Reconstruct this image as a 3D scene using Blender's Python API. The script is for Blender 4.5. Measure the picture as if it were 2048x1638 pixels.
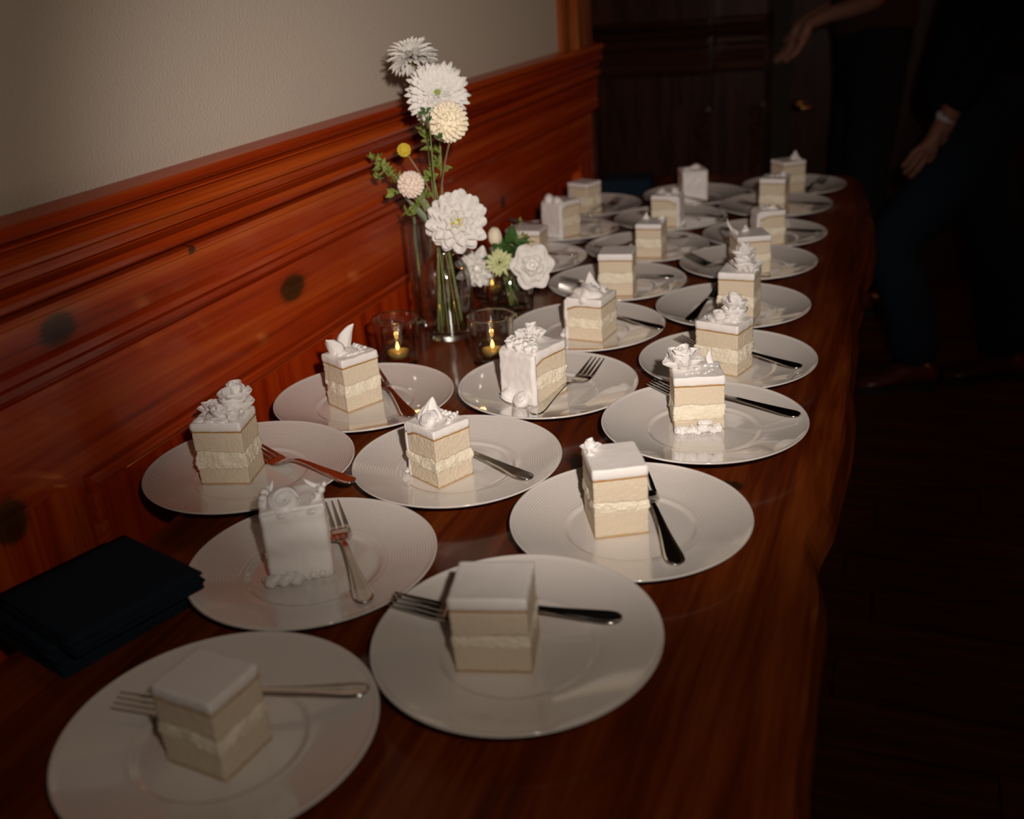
import bpy, bmesh, math, random
from mathutils import Vector, Matrix, noise, Euler
R = math.radians
for o in list(bpy.data.objects): bpy.data.objects.remove(o)
scn = bpy.context.scene
COL = scn.collection
TZ = 0.75                                   # table top height; most coordinates below are given above it

# ------------------------------------------------------------------ camera, world, lights, exposure
cam_d = bpy.data.cameras.new('camera'); cam = bpy.data.objects.new('camera', cam_d); COL.objects.link(cam)
CR, CU, CF = Vector((.9368, .3431, -.0681)), Vector((-.0752, .3878, .9187)), Vector((-.3416, .8555, -.3891))
CAM = Vector((.8051, -.7525, .5236 + TZ))
cam.matrix_world = Matrix(((CR.x, CU.x, -CF.x, CAM.x), (CR.y, CU.y, -CF.y, CAM.y), (CR.z, CU.z, -CF.z, CAM.z), (0, 0, 0, 1)))
cam_d.sensor_fit = 'HORIZONTAL'; cam_d.sensor_width = 36; cam_d.lens = 2054.75 / 2048 * 36
cam_d.clip_start = .02
cam_d.dof.use_dof = True; cam_d.dof.focus_distance = 1.22; cam_d.dof.aperture_fstop = 3.6
scn.camera = cam
scn.cycles.transparent_max_bounces = 48

w = bpy.data.worlds.new('world'); scn.world = w; w.use_nodes = True
bg = w.node_tree.nodes['Background']; bg.inputs[0].default_value = (1, .72, .5, 1); bg.inputs[1].default_value = .0035

def spot(name, loc, target, energy, size, blend, color, radius):
    d = bpy.data.lights.new(name, 'SPOT'); d.energy = energy; d.spot_size = R(size); d.spot_blend = blend
    d.color = color; d.shadow_soft_size = radius
    o = bpy.data.objects.new(name, d); COL.objects.link(o); o.location = loc
    o.rotation_euler = (Vector(target) - Vector(loc)).to_track_quat('-Z', 'Y').to_euler()
    return o
def point(name, loc, energy, color, radius):
    d = bpy.data.lights.new(name, 'POINT'); d.energy = energy; d.color = color; d.shadow_soft_size = radius
    o = bpy.data.objects.new(name, d); COL.objects.link(o); o.location = loc
    return o
spot('camera_flash_offscreen', (.923, -.75, .649 + TZ), (.16, 1.02, .121 + TZ), 73, 52.5, 1.0, (1, .87, .78), .018)
spot('camera_flash_spill_offscreen', (.923, -.75, .649 + TZ), (.16, 1.02, .121 + TZ), 8.0, 122, 1.0, (1, .84, .70), .018)   # the same flash head's wide skirt
point('room_lamp_offscreen', (2.7, 2.50, 1.95), 9.0, (1, .36, .08), .05)   # the warm room light that catches the right-hand ends of the back mouldings

vs = scn.view_settings
vs.view_transform = 'Standard'; vs.look = 'None'; vs.gamma = 1; vs.use_curve_mapping = False; vs.exposure = 0.0

# ------------------------------------------------------------------ materials
def newmat(name):
    m = bpy.data.materials.new(name); m.use_nodes = True
    nt = m.node_tree
    return m, nt, nt.nodes['Principled BSDF']
def N(nt, t, **kw):
    n = nt.nodes.new(t)
    for k, v in kw.items():
        if k in n.inputs.keys() if isinstance(k, str) else False: n.inputs[k].default_value = v
        else: setattr(n, k, v)
    return n
def plain(name, col, rough=.5, bump=0, bscale=60, metal=0, coat=0, sss=0, var=0, spec=.5):
    m, nt, b = newmat(name)
    b.inputs['Base Color'].default_value = (*col, 1); b.inputs['Roughness'].default_value = rough
    b.inputs['Metallic'].default_value = metal; b.inputs['Coat Weight'].default_value = coat
    b.inputs['Specular IOR Level'].default_value = spec
    if sss:
        b.inputs['Subsurface Weight'].default_value = sss; b.inputs['Subsurface Scale'].default_value = .004
        b.inputs['Subsurface Radius'].default_value = (1, .8, .6)
    tc = N(nt, 'ShaderNodeTexCoord')
    if bump or var:
        nz = N(nt, 'ShaderNodeTexNoise'); nz.inputs['Scale'].default_value = bscale; nz.inputs['Detail'].default_value = 4
        nt.links.new(tc.outputs['Object'], nz.inputs['Vector'])
        if bump:
            bp = N(nt, 'ShaderNodeBump'); bp.inputs['Strength'].default_value = bump; bp.inputs['Distance'].default_value = .001
            nt.links.new(nz.outputs['Fac'], bp.inputs['Height']); nt.links.new(bp.outputs['Normal'], b.inputs['Normal'])
        if var:
            mx = N(nt, 'ShaderNodeMixRGB'); mx.blend_type = 'MULTIPLY'; mx.inputs['Fac'].default_value = 1
            rp = N(nt, 'ShaderNodeValToRGB')
            rp.color_ramp.elements[0].color = (1 - var, 1 - var, 1 - var, 1); rp.color_ramp.elements[0].position = .3
            rp.color_ramp.elements[1].color = (1, 1, 1, 1); rp.color_ramp.elements[1].position = .65
            nt.links.new(nz.outputs['Fac'], rp.inputs['Fac'])
            mx.inputs['Color1'].default_value = (*col, 1); nt.links.new(rp.outputs['Color'], mx.inputs['Color2'])
            nt.links.new(mx.outputs['Color'], b.inputs['Base Color'])
    return m
def wood(name, dark, mid, light, stretch=(1, 1, 1), scale=6, rough=.3, coat=.25, knots=(), bump=.05, wave=.6):
    """grain runs along the axis with the smallest stretch; knots: (x,y,z,rx,ry,rz) in object coordinates"""
    m, nt, b = newmat(name); L = nt.links.new
    tc = N(nt, 'ShaderNodeTexCoord'); mp = N(nt, 'ShaderNodeMapping'); mp.inputs['Scale'].default_value = stretch
    L(tc.outputs['Object'], mp.inputs['Vector'])
    n0 = N(nt, 'ShaderNodeTexNoise'); n0.inputs['Scale'].default_value = scale; n0.inputs['Detail'].default_value = 6
    n0.inputs['Roughness'].default_value = .6; n0.inputs['Distortion'].default_value = wave
    L(mp.outputs['Vector'], n0.inputs['Vector'])
    n1 = N(nt, 'ShaderNodeTexNoise'); n1.inputs['Scale'].default_value = scale * 7; n1.inputs['Detail'].default_value = 3
    L(mp.outputs['Vector'], n1.inputs['Vector'])
    ad = N(nt, 'ShaderNodeMath', operation='MULTIPLY_ADD'); L(n1.outputs['Fac'], ad.inputs[0]); ad.inputs[1].default_value = .28; L(n0.outputs['Fac'], ad.inputs[2])
    rp = N(nt, 'ShaderNodeValToRGB'); cr = rp.color_ramp
    cr.elements[0].position = .42; cr.elements[0].color = (*dark, 1); cr.elements[1].position = .82; cr.elements[1].color = (*light, 1)
    e = cr.elements.new(.62); e.color = (*mid, 1)
    L(ad.outputs[0], rp.inputs['Fac']); col = rp.outputs['Color']
    for (kx, ky, kz, rx, ry, rz) in knots:
        v = N(nt, 'ShaderNodeVectorMath', operation='SUBTRACT'); v.inputs[1].default_value = (kx, ky, kz); L(tc.outputs['Object'], v.inputs[0])
        s = N(nt, 'ShaderNodeVectorMath', operation='DIVIDE'); s.inputs[1].default_value = (rx, ry, rz); L(v.outputs[0], s.inputs[0])
        ln = N(nt, 'ShaderNodeVectorMath', operation='LENGTH'); L(s.outputs[0], ln.inputs[0])
        a2 = N(nt, 'ShaderNodeMath', operation='MULTIPLY_ADD'); L(n1.outputs['Fac'], a2.inputs[0]); a2.inputs[1].default_value = .5; L(ln.outputs['Value'], a2.inputs[2])
        kr = N(nt, 'ShaderNodeValToRGB'); ke = kr.color_ramp
        ke.elements[0].position = .0; ke.elements[0].color = (.13, .42, 1, 1); ke.elements[1].position = 1.0; ke.elements[1].color = (1, 1, 1, 1)
        q = ke.elements.new(.62); q.color = (.20, .5, 1, 1); q = ke.elements.new(.70); q.color = (.42, .62, 1, 1); q = ke.elements.new(.8); q.color = (.82, .88, 1, 1)
        mul = N(nt, 'ShaderNodeMath', operation='MULTIPLY'); L(a2.outputs[0], mul.inputs[0]); mul.inputs[1].default_value = .55
        L(mul.outputs[0], kr.inputs['Fac'])
        mx = N(nt, 'ShaderNodeMixRGB'); mx.blend_type = 'MULTIPLY'; mx.inputs['Fac'].default_value = 1
        L(col, mx.inputs['Color1']); L(kr.outputs['Color'], mx.inputs['Color2']); col = mx.outputs['Color']
    L(col, b.inputs['Base Color'])
    b.inputs['Roughness'].default_value = rough; b.inputs['Coat Weight'].default_value = coat; b.inputs['Coat Roughness'].default_value = .12
    b.inputs['Specular IOR Level'].default_value = .2
    if bump:
        bp = N(nt, 'ShaderNodeBump'); bp.inputs['Strength'].default_value = bump; bp.inputs['Distance'].default_value = .002
        L(ad.outputs[0], bp.inputs['Height']); L(bp.outputs['Normal'], b.inputs['Normal'])
    return m
def thin_glass(name, tint=(.97, .98, .97), refl=1.0, rough=.01):
    m = bpy.data.materials.new(name); m.use_nodes = True; nt = m.node_tree; nt.nodes.clear(); L = nt.links.new
    out = N(nt, 'ShaderNodeOutputMaterial'); tr = N(nt, 'ShaderNodeBsdfTransparent'); tr.inputs[0].default_value = (*tint, 1)
    gl = N(nt, 'ShaderNodeBsdfGlossy'); gl.inputs['Roughness'].default_value = rough
    lw = N(nt, 'ShaderNodeLayerWeight'); lw.inputs['Blend'].default_value = .5     # Schlick reflectance, alike from both sides of the sheet
    pw = N(nt, 'ShaderNodeMath', operation='POWER'); L(lw.outputs['Facing'], pw.inputs[0]); pw.inputs[1].default_value = 3
    mu = N(nt, 'ShaderNodeMath', operation='MULTIPLY_ADD'); L(pw.outputs[0], mu.inputs[0]); mu.inputs[1].default_value = .55 * refl; mu.inputs[2].default_value = .045 * refl
    mu.use_clamp = True
    mx = N(nt, 'ShaderNodeMixShader'); L(mu.outputs[0], mx.inputs[0]); L(tr.outputs[0], mx.inputs[1]); L(gl.outputs[0], mx.inputs[2])
    L(mx.outputs[0], out.inputs['Surface'])
    return m
def real_glass(name, col=(1, 1, 1)):
    m, nt, b = newmat(name)
    b.inputs['Base Color'].default_value = (*col, 1); b.inputs['Roughness'].default_value = .02; b.inputs['Transmission Weight'].default_value = 1; b.inputs['IOR'].default_value = 1.46
    return m
def emit(name, col, s):
    m, nt, b = newmat(name)
    b.inputs['Base Color'].default_value = (*col, 1); b.inputs['Emission Color'].default_value = (*col, 1); b.inputs['Emission Strength'].default_value = s
    return m
WD, WM, WL = (.17, .013, .001), (.40, .038, .002), (.54, .095, .012)
M = {}
M['plaster'] = plain('wall_plaster', (.60, .53, .44), .75, bump=.9, bscale=230, spec=.25)
M['rail'] = wood('pine_rail', WD, WM, WL, (6, .16, 9), 4, .32, .3, knots=[(.01, .014, .2235, .05, .024, .016), (.01, .24, .247, .03, .006, .005)], wave=.3)
M['board'] = wood('pine_board', WD, WM, WL, (6, .22, 9), 3.2, .35, .25, wave=.35, knots=[(0, .4585, .1354, .05, .030, .017), (0, -.095, .062, .05, .02, .02), (0, 1.3, .075, .05, .012, .012)])
M['stile'] = wood('pine_stile', WD, WM, WL, (6, 9, .3), 3.2, .35, .25, wave=.35, knots=[(0, -.095, .056, .05, .02, .02)])
M['panel'] = wood('pine_panel', WD, (.42, .032, .002), (.52, .06, .006), (6, 9, .3), 3, .35, .25, wave=.35)
M['casing'] = wood('pine_casing', (.16, .035, .008), (.28, .07, .016), (.40, .12, .03), (7, 7, .7), 5, .35, .2)
M['table'] = wood('dark_slab_wood', (.035, .006, .001), (.11, .016, .0015), (.21, .046, .006), (6, .35, 4), 3.6, .30, .45, knots=[(.6545, .2465, 0, .011, .010, .05)], bump=.03, wave=.9)
M['floor'] = wood('dark_floor_wood', (.022, .005, .002), (.055, .013, .004), (.11, .028, .009), (.8, 7, 4), 4, .7, 0)
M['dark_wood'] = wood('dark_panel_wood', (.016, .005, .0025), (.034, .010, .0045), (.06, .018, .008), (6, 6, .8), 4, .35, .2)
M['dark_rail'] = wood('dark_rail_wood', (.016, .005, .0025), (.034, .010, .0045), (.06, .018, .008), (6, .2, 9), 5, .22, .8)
M['porcelain'] = plain('glazed_porcelain', (.80, .765, .725), .10, coat=1, spec=.5)
M['sponge'] = plain('vanilla_sponge', (.82, .71, .54), .85, bump=1.0, bscale=900, var=.10, sss=.15, spec=.2)
M['cream'] = plain('cream_filling', (.90, .83, .66), .45, bump=1.0, bscale=330, var=.05, sss=.2, spec=.35)
M['crust'] = plain('baked_crust', (.52, .27, .075), .8, bump=.7, bscale=500, var=.3, spec=.2)
M['base_crust'] = plain('pale_base_crust', (.66, .42, .17), .85, bump=.7, bscale=500, var=.25, spec=.2)
M['frosting'] = plain('white_frosting', (.88, .855, .83), .42, bump=.25, bscale=160, sss=.25, spec=.4)
M['blob'] = plain('cream_blob', (.88, .78, .50), .5, sss=.2)
M['steel'] = plain('polished_steel', (.62, .60, .57), .14, metal=1, bump=.02, bscale=300)
M['iron'] = plain('brushed_steel_leg', (.35, .34, .33), .35, metal=1)
M['brass'] = plain('brass', (.75, .42, .12), .25, metal=1)
M['glass'] = thin_glass('clear_glass', refl=2.2, rough=.05)
M['glass_thick'] = real_glass('thick_glass_base', (.97, .98, .96))
M['water'] = thin_glass('still_water', (.93, .95, .92), .5)
M['wax'] = plain('pale_gold_wax', (.62, .46, .16), .3, sss=.2)
M['flame'] = emit('warm_flame', (1, .50, .10), 6)
M['petal'] = plain('white_petal', (.86, .845, .80), .55, bump=.15, bscale=200, sss=.2, spec=.3)
M['petal_cream'] = plain('cream_petal', (.88, .80, .62), .55, bump=.15, bscale=200, sss=.2, spec=.3)
M['petal_blush'] = plain('blush_petal', (.86, .74, .64), .55, bump=.15, bscale=200, sss=.2, spec=.3)
M['petal_green'] = plain('pale_green_petal', (.62, .66, .36), .55, bump=.15, bscale=200, spec=.3)
M['yellow'] = plain('yellow_floret', (.72, .58, .05), .6, bump=.6, bscale=700, var=.3)
M['leaf'] = plain('fresh_leaf', (.26, .33, .07), .5, bump=.2, bscale=120, var=.25, spec=.35)
M['leaf_dark'] = plain('dark_leaf', (.06, .14, .03), .45, bump=.2, bscale=120, var=.25, spec=.4)
M['leaf_grey'] = plain('grey_green_leaf', (.20, .26, .16), .6, var=.2)
M['stem'] = plain('green_stem', (.30, .34, .12), .5, var=.25, bscale=90)
M['stem_brown'] = plain('brown_stem', (.30, .19, .09), .55, var=.25, bscale=90)
M['napkin'] = plain('navy_napkin_paper', (.009, .019, .032), .95, bump=.6, bscale=900, spec=.15)
M['navy'] = plain('navy_trouser_cloth', (.012, .021, .036), .9, bump=.4, bscale=700, spec=.2)
M['black_cloth'] = plain('black_jacket_cloth', (.010, .011, .014), .9, bump=.4, bscale=700, spec=.2)
M['brown_cloth'] = plain('brown_shirt_cloth', (.075, .034, .020), .9, bump=.4, bscale=120, var=.6, spec=.2)
M['cuff'] = plain('white_cuff_cloth', (.70, .70, .72), .9)
M['skin'] = plain('skin', (.36, .16, .11), .55, sss=.1, bump=.2, bscale=200)
M['hair'] = plain('dark_hair', (.012, .008, .006), .6, bump=.8, bscale=300)
M['shoe'] = plain('brown_shoe_leather', (.11, .022, .012), .28, coat=.5)
M['sole'] = plain('shoe_sole', (.012, .008, .006), .7)

# ------------------------------------------------------------------ helpers
def mesh(name, V, F, mat=None, smooth=True):
    me = bpy.data.meshes.new(name); me.from_pydata([tuple(v) for v in V], [], F); me.update()
    if smooth: me.polygons.foreach_set('use_smooth', [True] * len(me.polygons))
    if mat: me.materials.append(M[mat])
    return me
def fixn(me):
    bm = bmesh.new(); bm.from_mesh(me); bmesh.ops.recalc_face_normals(bm, faces=bm.faces); bm.to_mesh(me); bm.free(); return me
def ob(name, me, parent=None, loc=(0, 0, 0), rot=(0, 0, 0), scale=(1, 1, 1)):
    o = bpy.data.objects.new(name, me); COL.objects.link(o); o.parent = parent
    o.location = loc; o.rotation_euler = rot; o.scale = scale
    return o
def empty(name, loc, rz=0):
    o = bpy.data.objects.new(name, None); COL.objects.link(o); o.location = loc; o.rotation_euler = (0, 0, rz); o.empty_display_size = .03
    return o
def tag(o, label=None, cat=None, group=None, kind=None):
    if label: o['label'] = label
    if cat: o['category'] = cat
    if group: o['group'] = group
    if kind: o['kind'] = kind
    return o
def boxVF(x0, x1, y0, y1, z0, z1):
    V = [(x0, y0, z0), (x1, y0, z0), (x1, y1, z0), (x0, y1, z0), (x0, y0, z1), (x1, y0, z1), (x1, y1, z1), (x0, y1, z1)]
    return V, [(0, 3, 2, 1), (4, 5, 6, 7), (0, 1, 5, 4), (1, 2, 6, 5), (2, 3, 7, 6), (3, 0, 4, 7)]
def box(name, b, mat, parent=None, bevel=0, loc=(0, 0, 0)):
    me = mesh(name, *boxVF(*b), mat, smooth=False)
    if bevel:
        bm = bmesh.new(); bm.from_mesh(me); bmesh.ops.bevel(bm, geom=bm.edges[:], offset=bevel, segments=2, affect='EDGES'); bm.to_mesh(me); bm.free()
    return ob(name, me, parent, loc)
def lathe(prof, seg=64, close=False):
    V, F = [], []; n = len(prof)
    for i in range(seg):
        a = 2 * math.pi * i / seg; c, s = math.cos(a), math.sin(a)
        for r, z in prof: V.append((r * c, r * s, z))
    for i in range(seg):
        j = (i + 1) % seg
        for k in range(n - 1 if not close else n):
            l = (k + 1) % n; F.append((i * n + k, j * n + k, j * n + l, i * n + l))
    return V, F
def merge(me, d=1e-5):
    bm = bmesh.new(); bm.from_mesh(me); bmesh.ops.remove_doubles(bm, verts=bm.verts, dist=d)
    bmesh.ops.recalc_face_normals(bm, faces=bm.faces); bm.to_mesh(me); bm.free()
    me.polygons.foreach_set('use_smooth', [True] * len(me.polygons)); return me
def tube(path, rad, seg=8, lobes=0, lob=0, twist=0, cap=True):
    """swept tube; rad is a number or list"""
    P = [Vector(p) for p in path]; n = len(P); V, F = [], []
    rr = rad if isinstance(rad, (list, tuple)) else [rad] * n
    up = Vector((0, 0, 1)); nrm = None
    for i in range(n):
        t = (P[min(i + 1, n - 1)] - P[max(i - 1, 0)]).normalized()
        if nrm is None:
            nrm = t.orthogonal().normalized()
        nrm = (nrm - t * nrm.dot(t)).normalized(); bn = t.cross(nrm)
        for k in range(seg):
            a = 2 * math.pi * k / seg
            r = rr[i] * (1 + lob * math.cos(lobes * (a + twist * i))) if lobes else rr[i]
            V.append(P[i] + nrm * (r * math.cos(a)) + bn * (r * math.sin(a)))
    for i in range(n - 1):
        for k in range(seg):
            l = (k + 1) % seg; F.append((i * seg + k, i * seg + l, (i + 1) * seg + l, (i + 1) * seg + k))
    if cap: F.append(tuple(range(seg - 1, -1, -1))); F.append(tuple((n - 1) * seg + k for k in range(seg)))
    return V, F
def join(parts):
    V, F = [], []
    for v, f in parts:
        b = len(V); V += [tuple(q) for q in v]; F += [tuple(i + b for i in q) for q in f]
    return V, F
def xf(vf, mat):
    return [mat @ Vector(q) for q in vf[0]], vf[1]
def bez(p0, p1, p2, n=10):
    p0, p1, p2 = Vector(p0), Vector(p1), Vector(p2)
    return [(1 - t) ** 2 * p0 + 2 * t * (1 - t) * p1 + t * t * p2 for t in [i / n for i in range(n + 1)]]
def nz(x, y, z=0.): return noise.noise((x, y, z))

# ------------------------------------------------------------------ the room
def T(z): return z + TZ
wl = ob('wall_left', mesh('wall_left', *join([boxVF(-.16, 0, -1.6, 1.94, T(.335), 2.7), boxVF(-.16, -.03, -1.6, 2.0, 0, T(.335))]), 'plaster', smooth=False))
tag(wl, 'cream plaster wall above the stained pine panelling', 'wall', kind='structure')
prof = [(-.03, .346), (.006, .345), (.027, .3405), (.031, .337), (.031, .331), (.027, .3265), (.015, .3245), (.0265, .3215), (.0265, .319), (.014, .3165),
        (.0235, .312), (.0275, .308), (.0285, .3035), (.026, .2985), (.014, .2965), (.0185, .294), (.0165, .288), (.0145, .2835), (.001, .2805), (.001, .2765),
        (.0185, .2745), (.0195, .268), (.0175, .262), (.0135, .2585), (-.004, .2555), (-.004, .2535), (.0135, .2515), (.0135, .2445), (.0115, .2425), (.0075, .205),
        (.0095, .202), (.0115, .199), (.0115, .1905), (.003, .1885), (.0105, .1865), (.0105, .179), (.007, .173), (-.006, .1705), (.0, .1675), (-.03, .1675)]
def extrude_y(pr, y0, y1, n=1):
    k = len(pr); V, F = [], []
    for i in range(n + 1):
        y = y0 + (y1 - y0) * i / n
        V += [(x, y, z) for x, z in pr]
    for i in range(n):
        for j in range(k): l = (j + 1) % k; F.append((i * k + j, i * k + l, (i + 1) * k + l, (i + 1) * k + j))
    F.append(tuple(range(k))); F.append(tuple(n * k + j for j in range(k - 1, -1, -1)))
    return V, F
def prism(name, pr, y0, y1, mat, parent=None, loc=(0, 0, 0), rz=0):
    me = fixn(mesh(name, *extrude_y(pr, y0, y1), mat, smooth=False))
    return ob(name, me, parent, loc, (0, 0, rz))
cr_ = prism('trim_1', prof, -1.6, 2.03, 'rail', loc=(0, 0, TZ)); tag(cr_, 'stained pine chair rail of stacked mouldings along the plaster wall', 'trim', kind='structure')
rail = box('rail_board', (-.03, 0, -1.6, 2.0, .060, .1675), 'board', wl, loc=(0, 0, TZ))
bot = box('rail_board', (-.03, 0, -1.6, 2.0, -.75, -.60), 'board', wl, loc=(0, 0, TZ))
panels = [(-1.15, -.19), (.006, .868), (1.06, 1.872)]
for a, b in [(-1.6, -1.15), (-.19, .006), (.868, 1.06), (1.872, 2.0)]:
    box('stile', (-.03, 0, a, b, -.60, .060), 'stile', wl, loc=(0, 0, TZ))
mp_ = [(0, -.030), (.001, -.003), (.003, -.0045), (.0045, .004), (.0085, .0055), (.0095, .001), (.012, .0035), (.017, .004), (.021, -.001), (.0235, -.0055), (.0255, -.0045), (.028, -.0085), (.029, -.0125), (.034, -.0125), (.034, -.03)]
for a, b in panels:
    V, F = [], []
    for o_, x in mp_:
        V += [(x, a + o_, -.60 + o_), (x, b - o_, -.60 + o_), (x, b - o_, .060 - o_), (x, a + o_, .060 - o_)]
    for i in range(len(mp_) - 1):
        for j in range(4): l = (j + 1) % 4; F.append((i * 4 + j, i * 4 + l, i * 4 + 4 + l, i * 4 + 4 + j))
    ob('panel_moulding', fixn(mesh('panel_moulding', V, F, 'rail', smooth=False)), wl, (0, 0, TZ))
    box('wood_panel', (-.03, -.0115, a + .03, b - .03, -.57, .030), 'panel', wl, loc=(0, 0, TZ))
# upright casing that closes the plaster at the wall's end
cas = [(-.16, 1.94), (0, 1.94)]
cs = prism('trim_2', [(1.735, 0.0), (1.735, .012), (1.745, .016), (1.785, .018), (1.80, .024), (1.808, .030), (1.842, .030), (1.852, .024), (1.945, .024), (1.945, -.17), (1.94, -.17), (1.94, 0)], T(.3425), 2.7, 'casing')
cs.data.transform(Matrix(((0, 0, 1, 0), (1, 0, 0, 0), (0, 1, 0, 0), (0, 0, 0, 1))))
tag(cs, 'upright orange pine casing standing on the chair rail', 'trim', kind='structure')
ep = box('trim_3', (-.17, .012, 2.0, 2.05, 0, T(.1675)), 'dark_wood'); tag(ep, 'dark end post closing the pine panelling', 'trim', kind='structure')

# floor: dark boards running away from the wall
fl = box('floor', (-2.5, 4.2, -1.8, 6.0, -.06, -.012), 'dark_wood'); tag(fl, 'dark wooden plank floor', 'floor', kind='structure')
rnd = random.Random(5)
pm = {}
for wdt in (1.15, .85):
    pm[wdt] = mesh('plank', *boxVF(0, wdt - .003, 0, .127, -.012, 0), 'floor', smooth=False)
for i in range(44):
    y = -.55 + i * .13; x = -.3 + rnd.uniform(-.5, 0)
    while x < 2.9:
        wdt = rnd.choice((1.15, .85)); o = ob('plank', pm[wdt], fl, (x, y, rnd.uniform(-.0008, 0))); x += wdt
# back wall: same panelling, then a doorway with a dark door
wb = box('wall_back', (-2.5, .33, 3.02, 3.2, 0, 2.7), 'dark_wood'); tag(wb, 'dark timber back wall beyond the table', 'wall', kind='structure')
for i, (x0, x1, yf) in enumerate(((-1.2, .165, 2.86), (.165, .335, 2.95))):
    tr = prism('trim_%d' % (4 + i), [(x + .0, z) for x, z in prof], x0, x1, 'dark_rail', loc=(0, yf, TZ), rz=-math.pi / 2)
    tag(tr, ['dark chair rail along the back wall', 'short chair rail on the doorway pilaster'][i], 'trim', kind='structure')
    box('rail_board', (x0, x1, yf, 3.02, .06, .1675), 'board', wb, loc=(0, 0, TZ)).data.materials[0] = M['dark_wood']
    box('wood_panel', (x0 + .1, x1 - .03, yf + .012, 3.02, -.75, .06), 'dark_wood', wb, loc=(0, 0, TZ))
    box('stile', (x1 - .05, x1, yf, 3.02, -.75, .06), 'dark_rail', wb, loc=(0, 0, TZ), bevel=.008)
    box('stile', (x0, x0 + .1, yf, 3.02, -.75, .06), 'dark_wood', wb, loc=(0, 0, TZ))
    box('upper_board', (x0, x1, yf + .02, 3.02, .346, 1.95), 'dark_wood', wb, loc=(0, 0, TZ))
dr = box('door_1', (.34, 1.25, 3.70, 3.75, 0, 2.1), 'dark_wood'); tag(dr, 'dark wooden door standing in the shadowed opening', 'door', kind='structure')
hx = .30
hnd = ob('door_handle', merge(mesh('door_handle', *join([tube([(.37, 3.70, .705), (.37, 3.655, .705), (.376, 3.645, .705), (.43, 3.643, .703)], .008, 12), xf(lathe([(0, 0), (.024, 0), (.024, .006), (0, .006)], 24), Matrix.Translation((.37, 3.70, .705)) @ Matrix.Rotation(R(90), 4, 'X'))]), 'brass')), dr)
wf = box('wall_far', (.33, 4.2, 3.80, 3.9, 0, 2.7), 'dark_wood'); tag(wf, 'dark far wall behind the standing people', 'wall', kind='structure')

# ------------------------------------------------------------------ table: live-edge slab
edge = [(.80, -.42), (.785, -.32), (.772, -.2136), (.7642, -.0913), (.7628, -.0128), (.7543, .0875), (.7437, .1495), (.7547, .2358), (.7588, .3597), (.761, .4776), (.7546, .6159),
        (.7457, .8308), (.7471, 1.05), (.7547, 1.217), (.7494, 1.454), (.729, 1.694), (.712, 1.86), (.69, 1.96), (.66, 2.0)]
def cat(pts, sub=5):
    out = []; P = [Vector(p) for p in pts]; P = [P[0]] + P + [P[-1]]
    for i in range(1, len(P) - 2):
        for k in range(sub):
            t = k / sub; a, b, c, d = P[i - 1], P[i], P[i + 1], P[i + 2]
            out.append(.5 * ((2 * b) + (c - a) * t + (2 * a - 5 * b + 4 * c - d) * t * t + (-a + 3 * b - 3 * c + d) * t ** 3))
    out.append(P[-2]); return out
er = cat(edge)
ebk = [(.045 + .02, 2.0)] + [(.078 - .0335 * y - (.004 * math.sin(9 * y)) if y < 1.9 else .016, y) for y in [1.95 - i * .1 for i in range(24)]]
outline = [(p.x, p.y) for p in er] + [(x if x > .008 else .008, y) for x, y in ebk] + [(.085, -.42)]
def slab(outline):
    V, F = [], []; n = len(outline); cx, cy = .42, .8
    nr = []
    for i in range(n):
        a, b = Vector(outline[i - 1]), Vector(outline[(i + 1) % n]); d = (b - a).normalized(); nr.append(Vector((d.y, -d.x)))
    prof_ = [(-.012, 0), (-.004, -.0015), (0, -.006), (.006, -.022), (.010, -.035), (.002, -.05), (-.012, -.058)]
    for off, z in prof_:
        for i, (x, y) in enumerate(outline):
            wob = .006 * nz(x * 9, y * 9, z * 30) if z < -.005 else 0
            q = Vector((x, y)) + nr[i] * (off + wob); V.append((q.x, q.y, z))
    for r_ in range(len(prof_) - 1):
        for i in range(n): j = (i + 1) % n; F.append((r_ * n + i, r_ * n + j, (r_ + 1) * n + j, (r_ + 1) * n + i))
    F.append(tuple(range(n))); F.append(tuple((len(prof_) - 1) * n + i for i in range(n - 1, -1, -1)))
    return V, F
tab = empty('slab_table', (0, 0, TZ)); tag(tab, 'dark reddish live-edge wooden slab table along the panelled wall', 'table')
sl = ob('table_top', fixn(mesh('table_top', *slab(outline), 'table', smooth=False)), tab)
def leg_frame(y):
    parts = [boxVF(.14, .22, y - .005, y + .005, -.75, -.05), boxVF(.60, .68, y - .005, y + .005, -.75, -.05), boxVF(.14, .68, y - .005, y + .005, -.75, -.74), boxVF(.14, .68, y - .04, y + .04, -.058, -.05)]
    return ob('leg_frame', mesh('leg_frame', *join(parts), 'iron', smooth=False), tab)
leg_frame(0.0); leg_frame(1.6)

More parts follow.
